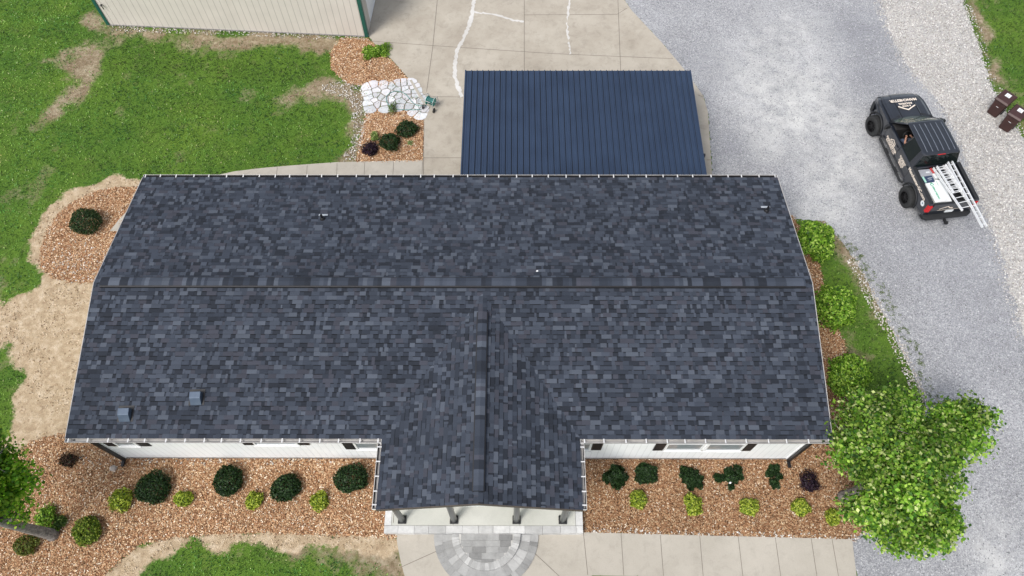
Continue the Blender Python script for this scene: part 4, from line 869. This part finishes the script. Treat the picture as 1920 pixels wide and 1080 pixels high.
per = empty('person', TW @ Vector((-.42, .05, .98)), R(7.5), 'driver in a light grey shirt sitting at the truck wheel, arm near the open window', 'person')
J = [((0, 0, .08), (.15, .12)), ((0, -.03, .25), (.14, .10)), ((0, -.05, .42), (.17, .11)), ((0, -.03, .53), (.06, .06)), ((0, .0, .66), (.075, .09)), ((0, .01, .78), (.06, .07)),
     ((-.18, -.04, .47), .06), ((-.30, .12, .27), .048), ((-.14, .38, .27), .036), ((-.10, .45, .28), (.045, .022)),
     ((.18, -.04, .47), .06), ((.27, .12, .25), .048), ((.14, .38, .27), .036), ((.10, .45, .28), (.045, .022)),
     ((-.11, .03, .07), .09), ((-.14, .45, .08), .072), ((-.14, .60, -.25), .05), ((.11, .03, .07), .09), ((.14, .45, .08), .072), ((.14, .60, -.25), .05)]
Ed = [(0, 1), (1, 2), (2, 3), (3, 4), (4, 5), (2, 6), (6, 7), (7, 8), (8, 9), (2, 10), (10, 11), (11, 12), (12, 13), (0, 14), (14, 15), (15, 16), (0, 17), (17, 18), (18, 19)]
skinned('body', J, Ed, MSKIN, per)
k_ = .018
skinned('shirt', [(J[i][0], tuple(v+k_ for v in (J[i][1] if isinstance(J[i][1], tuple) else (J[i][1],)*2))) for i in (0, 1, 2)]+[((0, -.035, .49), .075)]+[(J[6][0], .08), ((-.27, .08, .33), .072), (J[10][0], .08), ((.25, .08, .31), .072)], [(0, 1), (1, 2), (2, 3), (2, 4), (4, 5), (2, 6), (6, 7)], MSHIRT, per)
skinned('trousers', [((0, 0, .06), (.165, .135)), (J[14][0], .11), (J[15][0], .088), (J[16][0], .065), (J[17][0], .11), (J[18][0], .088), (J[19][0], .065)], [(0, 1), (1, 2), (2, 3), (0, 4), (4, 5), (5, 6)], MJEAN, per)
g = G().loft([[(r_*math.cos(k*math.pi/6), -.01+r_*1.15*math.sin(k*math.pi/6), z) for k in range(12)] for r_, z in ((.082, .72), (.09, .78), (.075, .84), (.03, .87))]); g.build('hair', MHAIR, per, smooth=True)
g = G(); g.box(-.012, .012, .085, .115, .67, .71); g.build('nose', MSKIN, per, bevel=.006)
for base, s in (((-.10, .45, .28), -1), ((.10, .45, .28), 1)):
    g = G()
    for f_ in range(4):
        x = base[0]+s*(-.02+f_*.014)*-1; g.tube([(x, base[1]+.01, base[2]+.01), (x, base[1]+.05, base[2]+.012), (x, base[1]+.065, base[2]-.012), (x, base[1]+.05, base[2]-.03)], [.009, .0085, .008, .007], 6)
    g.tube([(base[0]-s*.03, base[1]-.01, base[2]), (base[0]-s*.045, base[1]+.02, base[2]+.005), (base[0]-s*.04, base[1]+.045, base[2]-.005)], [.011, .009, .008], 6); g.build('fingers', MSKIN, per, smooth=True)

# load in the truck bed (things of their own)
def load(name, loc, rz, label, cat, group=None):
    return empty(name, TW @ Vector(loc), R(7.5)+R(rz), label, cat, group)
def ladder(name, p0, p1, W_, n_, tilt, label, group, rail=(.03, .075), double=False):
    a, b = TW @ Vector(p0), TW @ Vector(p1); d = b-a; L = d.length; o = bpy.data.objects.new(name, None); COL.objects.link(o)
    yv = d.normalized(); xv = yv.cross(Vector((0, 0, 1))).normalized(); zv = xv.cross(yv); Mx = Matrix((xv, yv, zv)).transposed().to_4x4() @ Matrix.Rotation(tilt, 4, 'Y'); Mx.translation = a; o.matrix_world = Mx; tag(o, label, 'ladder', group)
    for s in (-1, 1):
        x = s*W_/2; g = G(); g.box(x-.004, x+.004, 0, L, -rail[1]/2, rail[1]/2); 
        for zz in (-rail[1]/2, rail[1]/2-.006): g.box(*sorted((x+s*.004, x+s*rail[0]*1.6)), 0, L, zz, zz+.006)
        g.build('rail', MALU, o)
        G().box(x-.02, x+.02, -.03, .0, -rail[1]/2, rail[1]/2).build('foot', MMATT, o)
    for k in range(n_):
        y = L*(k+.5)/n_; G().tube([(-W_/2+.004, y, 0), (W_/2-.004, y, 0)], .016, 8).build('rung', MALU, o)
    return o
gl_ = 'aluminium ladders in the truck bed'
ladder('ladder', (.0, -1.30, 1.46), (.27, -3.45, 1.50), .40, 9, 0, 'wide aluminium ladder lying flat over the truck tailgate', gl_)
ladder('ladder', (.06, -1.32, 1.56), (.20, -2.65, 1.56), .34, 11, 0, 'shorter aluminium ladder section with close rungs stacked on the wide ladder', gl_)
ladder('ladder', (.45, -1.22, 1.60), (.60, -4.30, 1.47), .13, 11, 0, 'long narrow aluminium ladder sticking far out past the tailgate', gl_)
MWBOX = plain('white_wrap', (.72, .74, .74), .45, 0, .05, 3); MGRN = plain('green_print', (.02, .35, .18), .5); MGB = plain('grey_box', (.30, .31, .34), .6, 0, .15); MNAV = plain('navy_wrap', (.03, .05, .10), .4)
def pack(name, loc, rz, sx, sy, sz, m, label, cat, bev=.015):
    o = load(name, loc, rz, label, cat); G().box(-sx/2, sx/2, -sy/2, sy/2, 0, sz).build('carton', m, o, bevel=bev); return o
o = pack('carton', (-.46, -2.38, .96), 2, .46, .95, .34, MWBOX, 'white wrapped carton with green print beside the truck tailgate', 'carton')
text('UNDERLAYMENT', .10, (0, 0, .343), (0, 1, 0), (-1, 0, 0), MGRN, o, sx=.9); bar([(-.07, -.05), (0, .05), (.07, -.05)], .03, (-.0, .40, .343), (1, 0, 0), (0, 1, 0), MGRN, o)
o = pack('carton', (-.10, -2.35, .94), -2, .34, 1.15, .30, MWBOX, 'plain white wrapped carton partly under the ladders', 'carton'); bar([(-.1, .3), (-.1, .5)], .012, (0, 0, .303), (1, 0, 0), (0, 1, 0), MGRN, o)
o = pack('carton', (-.52, -1.74, .90), 4, .44, .30, .42, MNAV, 'dark navy wrapped pack with pale green edge in the truck bed', 'pack'); G().box(-.215, -.13, -.145, .145, .4205, .424).build('edge_label', plain('pale_green', (.35, .60, .50), .5), o); G().box(-.02, .16, .02, .035, .4205, .424).build('print', MLAB, o); G().box(-.02, .12, -.06, -.05, .4205, .424).build('print', MLAB, o)
o = pack('toolbox', (-.42, -1.42, .90), -3, .62, .34, .40, MGB, 'grey toolbox against the front of the truck bed', 'toolbox'); G().box(-.07, .07, -.02, .02, .42, .44).build('handle', MLAB, o)
o = pack('box', (-.12, -1.62, .90), 6, .26, .22, .45, MWBOX, 'small pale box between toolbox and ladders', 'box'); G().box(-.05, .05, -.02, .02, .4505, .453).build('print', MGB, o)
o = pack('fuel_can', (-.14, -1.38, .88), 10, .2, .3, .48, plain('red_plastic', (.45, .05, .05), .5), 'red can tucked beside the ladder at the front of the bed', 'can', .03); G().tube([(0, -.1, .48), (0, -.06, .54), (0, .08, .54), (0, .1, .48)], .014, 8).build('handle', MRED, o); G().lathe([(.03, .47), (.03, .51), (.0, .515)], (0, .12, 0), n=12).build('cap', MBLK, o)

# ------------------------------------------------------------------ car under the carport
MWHITE, t_, b_ = mat('white_car_paint', .25); b_.inputs['Base Color'].default_value = (.62, .63, .64, 1)
carq = at(1322, 296, 1.05); car = empty('parked_car', (carq.x-1.12, carq.y+.75, .03), R(180), 'white car parked under the navy carport with only its black mirror showing', 'car')
sec = []
for y, w, z in ((-2.25, .72, .75), (-2.15, .85, .95), (-1.4, .93, 1.0), (.7, .94, .98), (1.5, .93, .92), (2.1, .84, .80), (2.25, .70, .62)):
    sec.append([(-w*.96, y, .25), (-w, y, .5), (-w*.98, y, z-.12), (-w*.88, y, z), (w*.88, y, z), (w*.98, y, z-.12), (w, y, .5), (w*.96, y, .25)])
G().loft(sec).build('body', MWHITE, car, bevel=.03)
G().loft([[(-.84, -1.9, .96), (.84, -1.9, .96), (.84, 1.0, .96), (-.84, 1.0, .96)], [(-.66, -1.45, 1.42), (.66, -1.45, 1.42), (.66, .25, 1.42), (-.66, .25, 1.42)]]).build('glasshouse', MTINT, car, bevel=.03)
G().loft([[(-.66, -1.45, 1.421), (.66, -1.45, 1.421), (.66, .25, 1.421), (-.66, .25, 1.421)], [(-.58, -1.35, 1.47), (.58, -1.35, 1.47), (.58, .15, 1.47), (-.58, .15, 1.47)]]).build('roof', MWHITE, car, bevel=.02)
for s in (-1, 1):
    G().loft([[(s*.90, .62, .98), (s*.90, .72, .98), (s*.90, .72, 1.06), (s*.90, .62, 1.06)], [(s*1.0, .60, .96), (s*1.0, .80, .96), (s*1.0, .80, 1.12), (s*1.0, .60, 1.12)], [(s*1.14, .58, .98), (s*1.13, .70, .98), (s*1.13, .70, 1.11), (s*1.14, .58, 1.11)]]).build('mirror', MBLK, car, bevel=.02)
    for y in (-1.4, 1.35): G().lathe([(.0, -.1), (.3, -.1), (.32, -.06), (.32, .06), (.3, .1), (.0, .1)], (s*.86, y, .32), 'x', 28).build('wheel', MTYRE, car)
    G().box(*sorted((s*.55, s*.85)), 2.08, 2.2, .6, .72).build('headlight', MCHR, car, bevel=.02)

# ------------------------------------------------------------------ plants
def leaf_quads(c, nrm, size, cols, asp=1.7, jit=.7):
    n = len(c); a = rng.normal(0, 1, (n, 3)); nn = nrm+a*jit; nn /= np.linalg.norm(nn, axis=1)[:, None]+1e-9
    t = np.cross(nn, rng.normal(0, 1, (n, 3))); t /= np.linalg.norm(t, axis=1)[:, None]+1e-9; b = np.cross(nn, t)
    s = (size*rng.uniform(.6, 1.35, n))[:, None]; L = s*asp/2; W_ = s/2
    return np.stack([c-t*L, c+b*W_+t*L*.1-nn*s*.1, c+t*L, c-b*W_+t*L*.1-nn*s*.1], 1), cols
def lumpy(u, seed, amp):
    r = np.random.default_rng(seed); f = np.zeros(len(u))
    for k in range(7): d = r.normal(0, 1, 3); d /= np.linalg.norm(d); f += np.sin((u@d)*r.uniform(2.5, 7)+r.uniform(0, 6))*r.uniform(.3, 1)
    sp = np.zeros(len(u))
    for k in range(34): d = r.normal(0, 1, 3); d /= np.linalg.norm(d); sp = np.maximum(sp, np.exp(-(1-u@d)*r.uniform(40, 110))*r.uniform(.5, 1.))
    return 1+amp*f/2.2+(sp-.3)*min(.35, amp*1.3)
def crown_pts(n, ctr, rad, seed, amp=.12, inner=.5, zmin=-1.):
    u = rng.normal(0, 1, (n, 3)); u /= np.linalg.norm(u, axis=1)[:, None]; u = u[u[:, 2] > zmin]
    r = (inner+(1-inner)*rng.random(len(u))**.45)*lumpy(u, seed, amp); return np.array(ctr)+u*r[:, None]*np.array(rad), u, r
def pick(pal, pr, n): return np.array(pal)[rng.choice(len(pal), n, p=pr)]*rng.uniform(.8, 1.2, (n, 1))
MSTEM = plain('bark', (.10, .075, .055), .9, 0, .3, 10, bmp=.5); MBARK = plain('grey_bark', (.20, .18, .165), .95, 0, .6, 14, bmp=.8)
DARK = ([(.012, .030, .010), (.020, .050, .015), (.035, .080, .022), (.06, .12, .035)], [.3, .36, .26, .08])
LIME = ([(.08, .14, .015), (.24, .33, .03), (.44, .52, .06), (.62, .66, .14)], [.22, .28, .33, .17])
BRIGHT = ([(.05, .13, .012), (.14, .29, .02), (.27, .45, .05), (.44, .60, .12)], [.22, .32, .3, .16])
OLIVE = ([(.06, .085, .015), (.13, .17, .03), (.22, .24, .05), (.22, .11, .045)], [.3, .34, .22, .14])
PURP = ([(.014, .008, .016), (.030, .014, .030), (.055, .026, .045)], [.4, .4, .2])
BURG = ([(.03, .018, .014), (.07, .035, .026), (.12, .06, .04), (.05, .07, .03)], [.35, .35, .15, .15])
MIDG = ([(.03, .07, .012), (.07, .14, .025), (.13, .22, .04), (.22, .30, .08)], [.25, .35, .3, .1])
def shrub(name, label, cat, px, py, rx, ry, pal, leaf=.045, n=2200, hr=.8, group=None, amp=.12, inner=.5, jit=.8, bits=None):
    amp *= 1.6; leaf *= .9; n = int(n*1.15)
    d = 24.; rxm = rx*.0178; z0 = rxm*hr*.55; q = at(px, py, z0); sc_ = (q-CPOS).dot(Fv)/CF; rxm = rx*sc_; rym = ry*sc_*1.02; h = (rxm+rym)/2*hr
    o = empty(name, (q.x, q.y, .0), 0, label, cat, group); sd_ = int(px*7+py)
    c, u, r = crown_pts(n, (0, 0, h*.55), (rxm, rym, h*.62), sd_, amp, inner, -.75)
    V, C = leaf_quads(c, u, leaf, pick(*pal, len(c)), 1.7, jit)
    if bits:
        VV, CC = [], []; rs_b = random.Random(sd_)
        for bx, by, br in bits:
            q2 = at(bx, by, .12); cc, uu, rr_ = crown_pts(int(n*br*br/80), (q2.x-q.x, q2.y-q.y, br*.012), (br*sc_*rs_b.uniform(.8, 1.3), br*sc_*rs_b.uniform(.8, 1.3), br*.012), int(bx), .55, .15, -.6); a_, b_ = leaf_quads(cc, uu, leaf, pick(*pal, len(cc)), 1.7, jit); VV.append(a_); CC.append(b_)
        V = np.concatenate(VV); C = np.concatenate(CC)
    V[:, :, 2] = np.maximum(V[:, :, 2], .005)
    quads('foliage', V, C, MLEAF, o)
    g = G(); rs = random.Random(sd_)
    for k in range(7):
        a = rs.uniform(0, 6.28); e = rs.uniform(.35, .75); g.tube([(0.02*math.cos(a), .02*math.sin(a), 0), (rxm*e*.5*math.cos(a), rym*e*.5*math.sin(a), h*.45), (rxm*e*math.cos(a), rym*e*math.sin(a), h*.85)], [.016, .010, .004], 5)
    g.build('stems', MSTEM, o); return o
gd = 'dark green shrubs along the left front wall'; gr = 'dark low shrubs along the right front wall'; gy_ = 'chartreuse shrubs in the front beds'; gb = 'bright green shrubs along the right end of the house'
shrub('dark_shrub', 'round dark green shrub alone in the left side bed', 'shrub', 161, 415, 30, 27, DARK, .04, 4200, 1.0, None, .05, .6)
for px, py, rx, ry, lb in ((286, 914, 33, 31, 'largest round dark green shrub, first from the left along the front wall'), (428, 902, 29, 29, 'round dark shrub with one bright sprig, second from the left by the front wall'), (535, 914, 28, 26, 'smaller round dark green shrub, third from the left by the front wall'), (658, 898, 34, 27, 'wide dark green shrub just left of the porch')):
    shrub('dark_shrub', lb, 'shrub', px, py, rx, ry, DARK, .05, 3600, .9, gd, .07, .55)
for px, py, rx, ry, bits, lb in ((1151, 893, 22, 21, [(1156, 891, 17), (1138, 896, 10), (1160, 902, 11), (1158, 882, 9)], 'low dark shrub nearest the right side of the porch'), (1211, 887, 19, 18, [(1211, 888, 15), (1202, 879, 8), (1221, 893, 9), (1203, 898, 7)], 'low dark shrub, second from the porch under the black shutter'), (1297, 894, 20, 22, [(1297, 894, 16), (1290, 884, 10), (1307, 901, 10), (1298, 908, 9), (1284, 891, 7)], 'dense dark shrub, third from the porch below the wide window'),
                           (1373, 890, 17, 18, [(1370, 893, 9), (1384, 883, 8), (1366, 882, 6), (1378, 895, 8), (1349, 895, 6), (1372, 912, 5), (1387, 891, 6)], 'sparse broken dark shrub with white blooms beside it'), (1450, 886, 12, 14, [(1447, 882, 8), (1457, 878, 6), (1444, 888, 7), (1460, 892, 6), (1454, 908, 6), (1448, 902, 4)], 'smallest sparse dark shrub near the right corner downspout')):
    shrub('low_shrub', lb, 'shrub', px, py, rx, ry, DARK, .055, 2600, .6, gr, .2, .4, .9, bits)
q = at(1371, 903, .12); bl = empty('white_bloom', (q.x, q.y, .0), 0, 'pair of small white blooms below the sparse dark shrub', 'flower'); g = G()
for dx, dy in ((-.05, -.03), (.04, .05)): g.lathe([(.0, .10), (.045, .12), (.05, .15), (.0, .18)], (dx, dy, 0), n=10)
g.build('petals', MTRIM, bl); g = G(); g.tube([(-.05, -.03, 0), (-.05, -.03, .11)], .008, 5); g.tube([(.04, .05, 0), (.04, .05, .11)], .008, 5); g.build('stalk', MSTEM, bl)
for px, py, rx, ry, lb in ((226, 937, 23, 21, 'yellow green shrub left of the largest dark shrub'), (343, 935, 18, 15, 'small flat yellow green shrub between the first and second dark shrubs'), (476, 939, 16, 17, 'small yellow green shrub between the second and third dark shrubs'), (599, 940, 18, 18, 'yellow green shrub left of the wide dark shrub by the porch'),
                          (1196, 936, 16, 18, 'narrow yellow green shrub nearest the porch in the right bed'), (1299, 946, 19, 19, 'largest yellow green shrub in the right bed'), (1405, 949, 17, 17, 'round yellow green shrub below the sparse dark shrub with blooms'), (1503, 952, 18, 16, 'yellow green shrub below the dark purple shrub'), (1563, 969, 14, 15, 'sparse yellow shrub beside the big tree trunk')):
    shrub('chartreuse_shrub', lb, 'shrub', px, py, rx, ry, LIME, .05, 1500, .85, gy_, .12, .45)
shrub('green_shrub', 'oval mid green shrub in front of the left tree trunk', 'shrub', 162, 996, 28, 26, ([(.06, .11, .012), (.14, .22, .02), (.26, .34, .04), (.38, .44, .08)], [.3, .35, .25, .1]), .045, 3000, .85, None, .08, .5)
shrub('olive_shrub', 'olive brown shrub at the lower left below the tree trunk', 'shrub', 47, 1021, 23, 20, OLIVE, .045, 1900, .85, None, .1, .5)
shrub('seedling_shrub', 'bright green sprouting shrub at the foot of the left tree', 'shrub', 86, 968, 17, 22, BRIGHT, .05, 1200, .9, None, .2, .4)
shrub('sprout', 'small bright sprout on the right of the left tree base', 'plant', 99, 992, 9, 8, BRIGHT, .05, 320, 1.2, None, .2, .4); shrub('green_shrub', 'dull dark green shrub behind the left tree base', 'shrub', 113, 978, 12, 13, MIDG, .05, 700, .8, None, .2, .4)
shrub('burgundy_shrub', 'dull burgundy shrub near the left front corner of the house', 'shrub', 127, 863, 17, 15, BURG, .04, 1100, .8, None, .22, .4)
shrub('purple_shrub', 'dark purple shrub near the right front corner of the house', 'shrub', 1517, 906, 18, 20, PURP, .04, 1500, .8, None, .2, .4)
shrub('purple_shrub', 'dark purple shrub in the bed beside the concrete apron', 'shrub', 695, 280, 16, 16, PURP, .045, 1300, .8, None, .25, .45)
gc = 'dark shrubs in the bed beside the concrete apron'
shrub('dark_shrub', 'dark green shrub beside the purple shrub', 'shrub', 731, 267, 20, 20, DARK, .045, 2200, .95, gc, .12, .5); shrub('dark_shrub', 'dark green shrub nearer the concrete apron', 'shrub', 763, 242, 21, 17, DARK, .045, 2200, .9, gc, .14, .5)
shrub('green_shrub', 'green shrub with two clumps in the bed below the barn corner', 'shrub', 703, 97, 20, 13, BRIGHT, .055, 1400, .9, None, .15, .4, .8, [(697, 100, 15), (716, 94, 11), (706, 96, 9)])
shrub('spiky_plant', 'thin grey green plant at the edge of the white flagstones', 'plant', 736, 204, 9, 13, ([(.09, .14, .06), (.16, .22, .10), (.12, .22, .04)], [.4, .3, .3]), .04, 420, 1.2, None, .3, .2)
shrub('pale_plant', 'pale green leafy plant above the purple shrub', 'plant', 702, 256, 9, 10, ([(.22, .32, .09), (.38, .45, .18), (.15, .24, .06)], [.4, .3, .3]), .05, 380, .9, None, .3, .3)
shrub('pale_plant', 'tiny pale plant between the dark shrub and the concrete walk', 'plant', 768, 268, 6, 6, ([(.22, .32, .12), (.38, .45, .2)], [.6, .4]), .04, 150, .7, None, .3, .3)
for px, py, rx, ry, lb in ((1527, 455, 37, 41, 'bright green shrub at the back right corner of the house'), (1565, 578, 38, 46, 'bright green shrub in the middle of the right end of the house'), (1590, 706, 41, 41, 'bright green shrub nearest the big tree')):
    shrub('bright_shrub', lb, 'shrub', px, py, rx, ry, BRIGHT, .07, 5200, 1.35, gb, .14, .5)
# rock
q = at(212, 878, .06); g = G().lathe([(.07, .0), (.12, .04), (.10, .10), (.04, .13)], (0, 0, 0), n=8); o = g.build('rock', plain('rock', (.42, .37, .33), .9, 0, .3, 12)); o.location = (q.x, q.y, 0.01); o.scale = (1.1, .9, 1); tag(o, 'small tan rock on the mulch near the left front corner', 'rock')

# trees
def tree(name, label, base, lobes, n, leaf, pal, trunk_r, limbs, top, gaps=.0):
    o = empty(name, base, 0, label, 'tree'); base = Vector(base); V_, C_ = [], []
    tot = sum(l[3]**3 for l in lobes)
    sub = []; rl = random.Random(int(base.x*10))
    for (px, py, z, r) in lobes:
        c0 = at(px, py, z)-base; ns = max(1, int(12*r*r)+2)
        if r < .55: sub.append((c0, r)); continue
        for i in range(ns):
            u_ = Vector((rl.gauss(0, 1), rl.gauss(0, 1), rl.gauss(.25, .8))).normalized(); rs_ = rl.uniform(.26, .50)*min(1, .45+r*.5)
            sub.append((c0+Vector((u_.x, u_.y, u_.z*.8))*(r-rs_*.8)*rl.uniform(.72, 1.12), rs_))
        sub.append((c0, r*.4))
    tot = sum(l[1]**2.2 for l in sub)
    for k, (ctr, r) in enumerate(sub):
        m = int(n*r**2.2/tot/8); px = k*7
        c, u, rr_ = crown_pts(m, (0, 0, 0), (1, 1, 1), k*31+5, .2, .45, -.8); c = c*np.array([r, r, r*.80])
        keep = rng.random(len(c)) > gaps; c, u = c[keep], u[keep]
        tone = rng.uniform(.78, 1.18, (len(c), 1))*rl.uniform(.55, 1.3)
        for j in range(8):      # a twig tuft of leaves round each point
            cc = c+np.array(ctr)+rng.normal(0, leaf*1.5, c.shape)+u*(j-4)*leaf*.15
            a_, b_ = leaf_quads(cc, u*.6+np.array([0, 0, .8]), leaf, pick(*pal, len(cc))*tone, 1.45, .75); V_.append(a_); C_.append(b_)
    quads('crown', np.concatenate(V_), np.concatenate(C_), MLEAF, o)
    g = G(); t = Vector(top); rs = random.Random(4)
    g.tube([(0, 0, -.05), (.0, .0, .12), t*.3+Vector((.02, 0, 0)), t*.65, t], [trunk_r*1.5, trunk_r*1.1, trunk_r*.95, trunk_r*.8, trunk_r*.6], 12)
    for (px, py, z, r) in lobes:
        e = at(px, py, z)-base; s_ = t*rs.uniform(.55, 1.); m_ = s_.lerp(e, .5)+Vector((rs.uniform(-.15, .15), rs.uniform(-.15, .15), .12)); g.tube([s_, m_, e], [trunk_r*.42, trunk_r*.28, trunk_r*.12], 7)
        for _ in range(limbs):
            d = Vector((rs.gauss(0, 1), rs.gauss(0, 1), abs(rs.gauss(0, .6)))).normalized()*r*.8; g.tube([e-(e-m_)*.3, e+d*.5+Vector((0, 0, .08)), e+d], [trunk_r*.14, trunk_r*.08, .006], 5)
    g.build('trunk', MBARK, o, smooth=True); return o
TPAL = ([(.04, .12, .012), (.11, .25, .02), (.20, .37, .035), (.34, .50, .08), (.54, .62, .24)], [.18, .25, .27, .19, .11])
tree('broadleaf_tree', 'large bright green leafy tree at the right front corner of the house', at(1582, 932, 0), [(1690, 905, 3.6, 1.62), (1650, 800, 3.6, 1.10), (1600, 850, 3.3, .85), (1700, 965, 3.2, 1.15), (1760, 860, 3.6, 1.0), (1660, 945, 3.0, 1.1), (1808, 800, 3.0, .98), (1770, 770, 2.9, .56), (1745, 960, 3.3, .95), (1620, 775, 3.3, .75), (1690, 765, 3.0, .7), (1735, 815, 2.9, .56), (1570, 810, 3.2, .42)], 72000, .084, TPAL, .17, 6, (.35, .1, 2.4), .2)
TP2 = ([(.06, .16, .01), (.13, .32, .015), (.24, .46, .025), (.40, .58, .06)], [.16, .3, .32, .22])
tree('broadleaf_tree', 'bright green tree with leaning dark trunk cut off by the left edge', at(100, 1003, 0), [(-18, 868, 4.2, .85), (0, 905, 3.6, .75), (12, 935, 3.0, .56), (38, 900, 3.0, .5), (38, 955, 2.4, .36), (-120, 930, 4.6, 1.7), (-70, 860, 4.6, 1.0), (-25, 990, 4.2, .30), (42, 966, 2.2, .22)], 26000, .085, TP2, .17, 5, (-.25, -.05, 3.4), .08)

# small fallen yellow leaves on the mulch and stray weeds at the drive edge
for k, (px, py) in enumerate(((1507, 846), (1559, 940), (118, 966))):
    q = at(px, py, .05); g = G()
    for i in range(5):
        a = i*1.26+k; g.loft([[(0, 0, .02), (.03*math.cos(a-.4), .03*math.sin(a-.4), .03), (.06*math.cos(a), .06*math.sin(a), .045), (.03*math.cos(a+.4), .03*math.sin(a+.4), .03)], [(0, 0, .023), (.03*math.cos(a-.4), .03*math.sin(a-.4), .033), (.06*math.cos(a), .06*math.sin(a), .048), (.03*math.cos(a+.4), .03*math.sin(a+.4), .033)]])
    o = g.build('yellow_bloom', plain('yellow_petal', (.75, .42, .06), .7)); o.location = (q.x, q.y, .0)
    tag(o, ('tiny yellow bloom on the mulch beside the right corner downspout', 'tiny yellow bloom on the mulch between the purple shrub and the tree base', 'tiny yellow bloom on the mulch beside the left tree base')[k], 'flower')
X, Y = rand_in(P2([(1560, 440), (1645, 550), (1700, 650), (1745, 760), (1765, 760), (1722, 650), (1665, 545), (1590, 440)]), 40); n = len(X)*14
cc = np.stack([np.repeat(X, 14)+rng.normal(0, .04, n), np.repeat(Y, 14)+rng.normal(0, .04, n), np.full(n, .025)], 1)
V, C = leaf_quads(cc, np.tile([0., 0, 1.], (n, 1)), .022, pick([(.06, .11, .03), (.12, .18, .05), (.2, .22, .1)], [.4, .4, .2], n), 2.2, .8)
tag(quads('weeds', V, C, MGRASS), 'sparse low weeds along the inner gravel edge of the driveway', 'weeds', None, 'stuff')
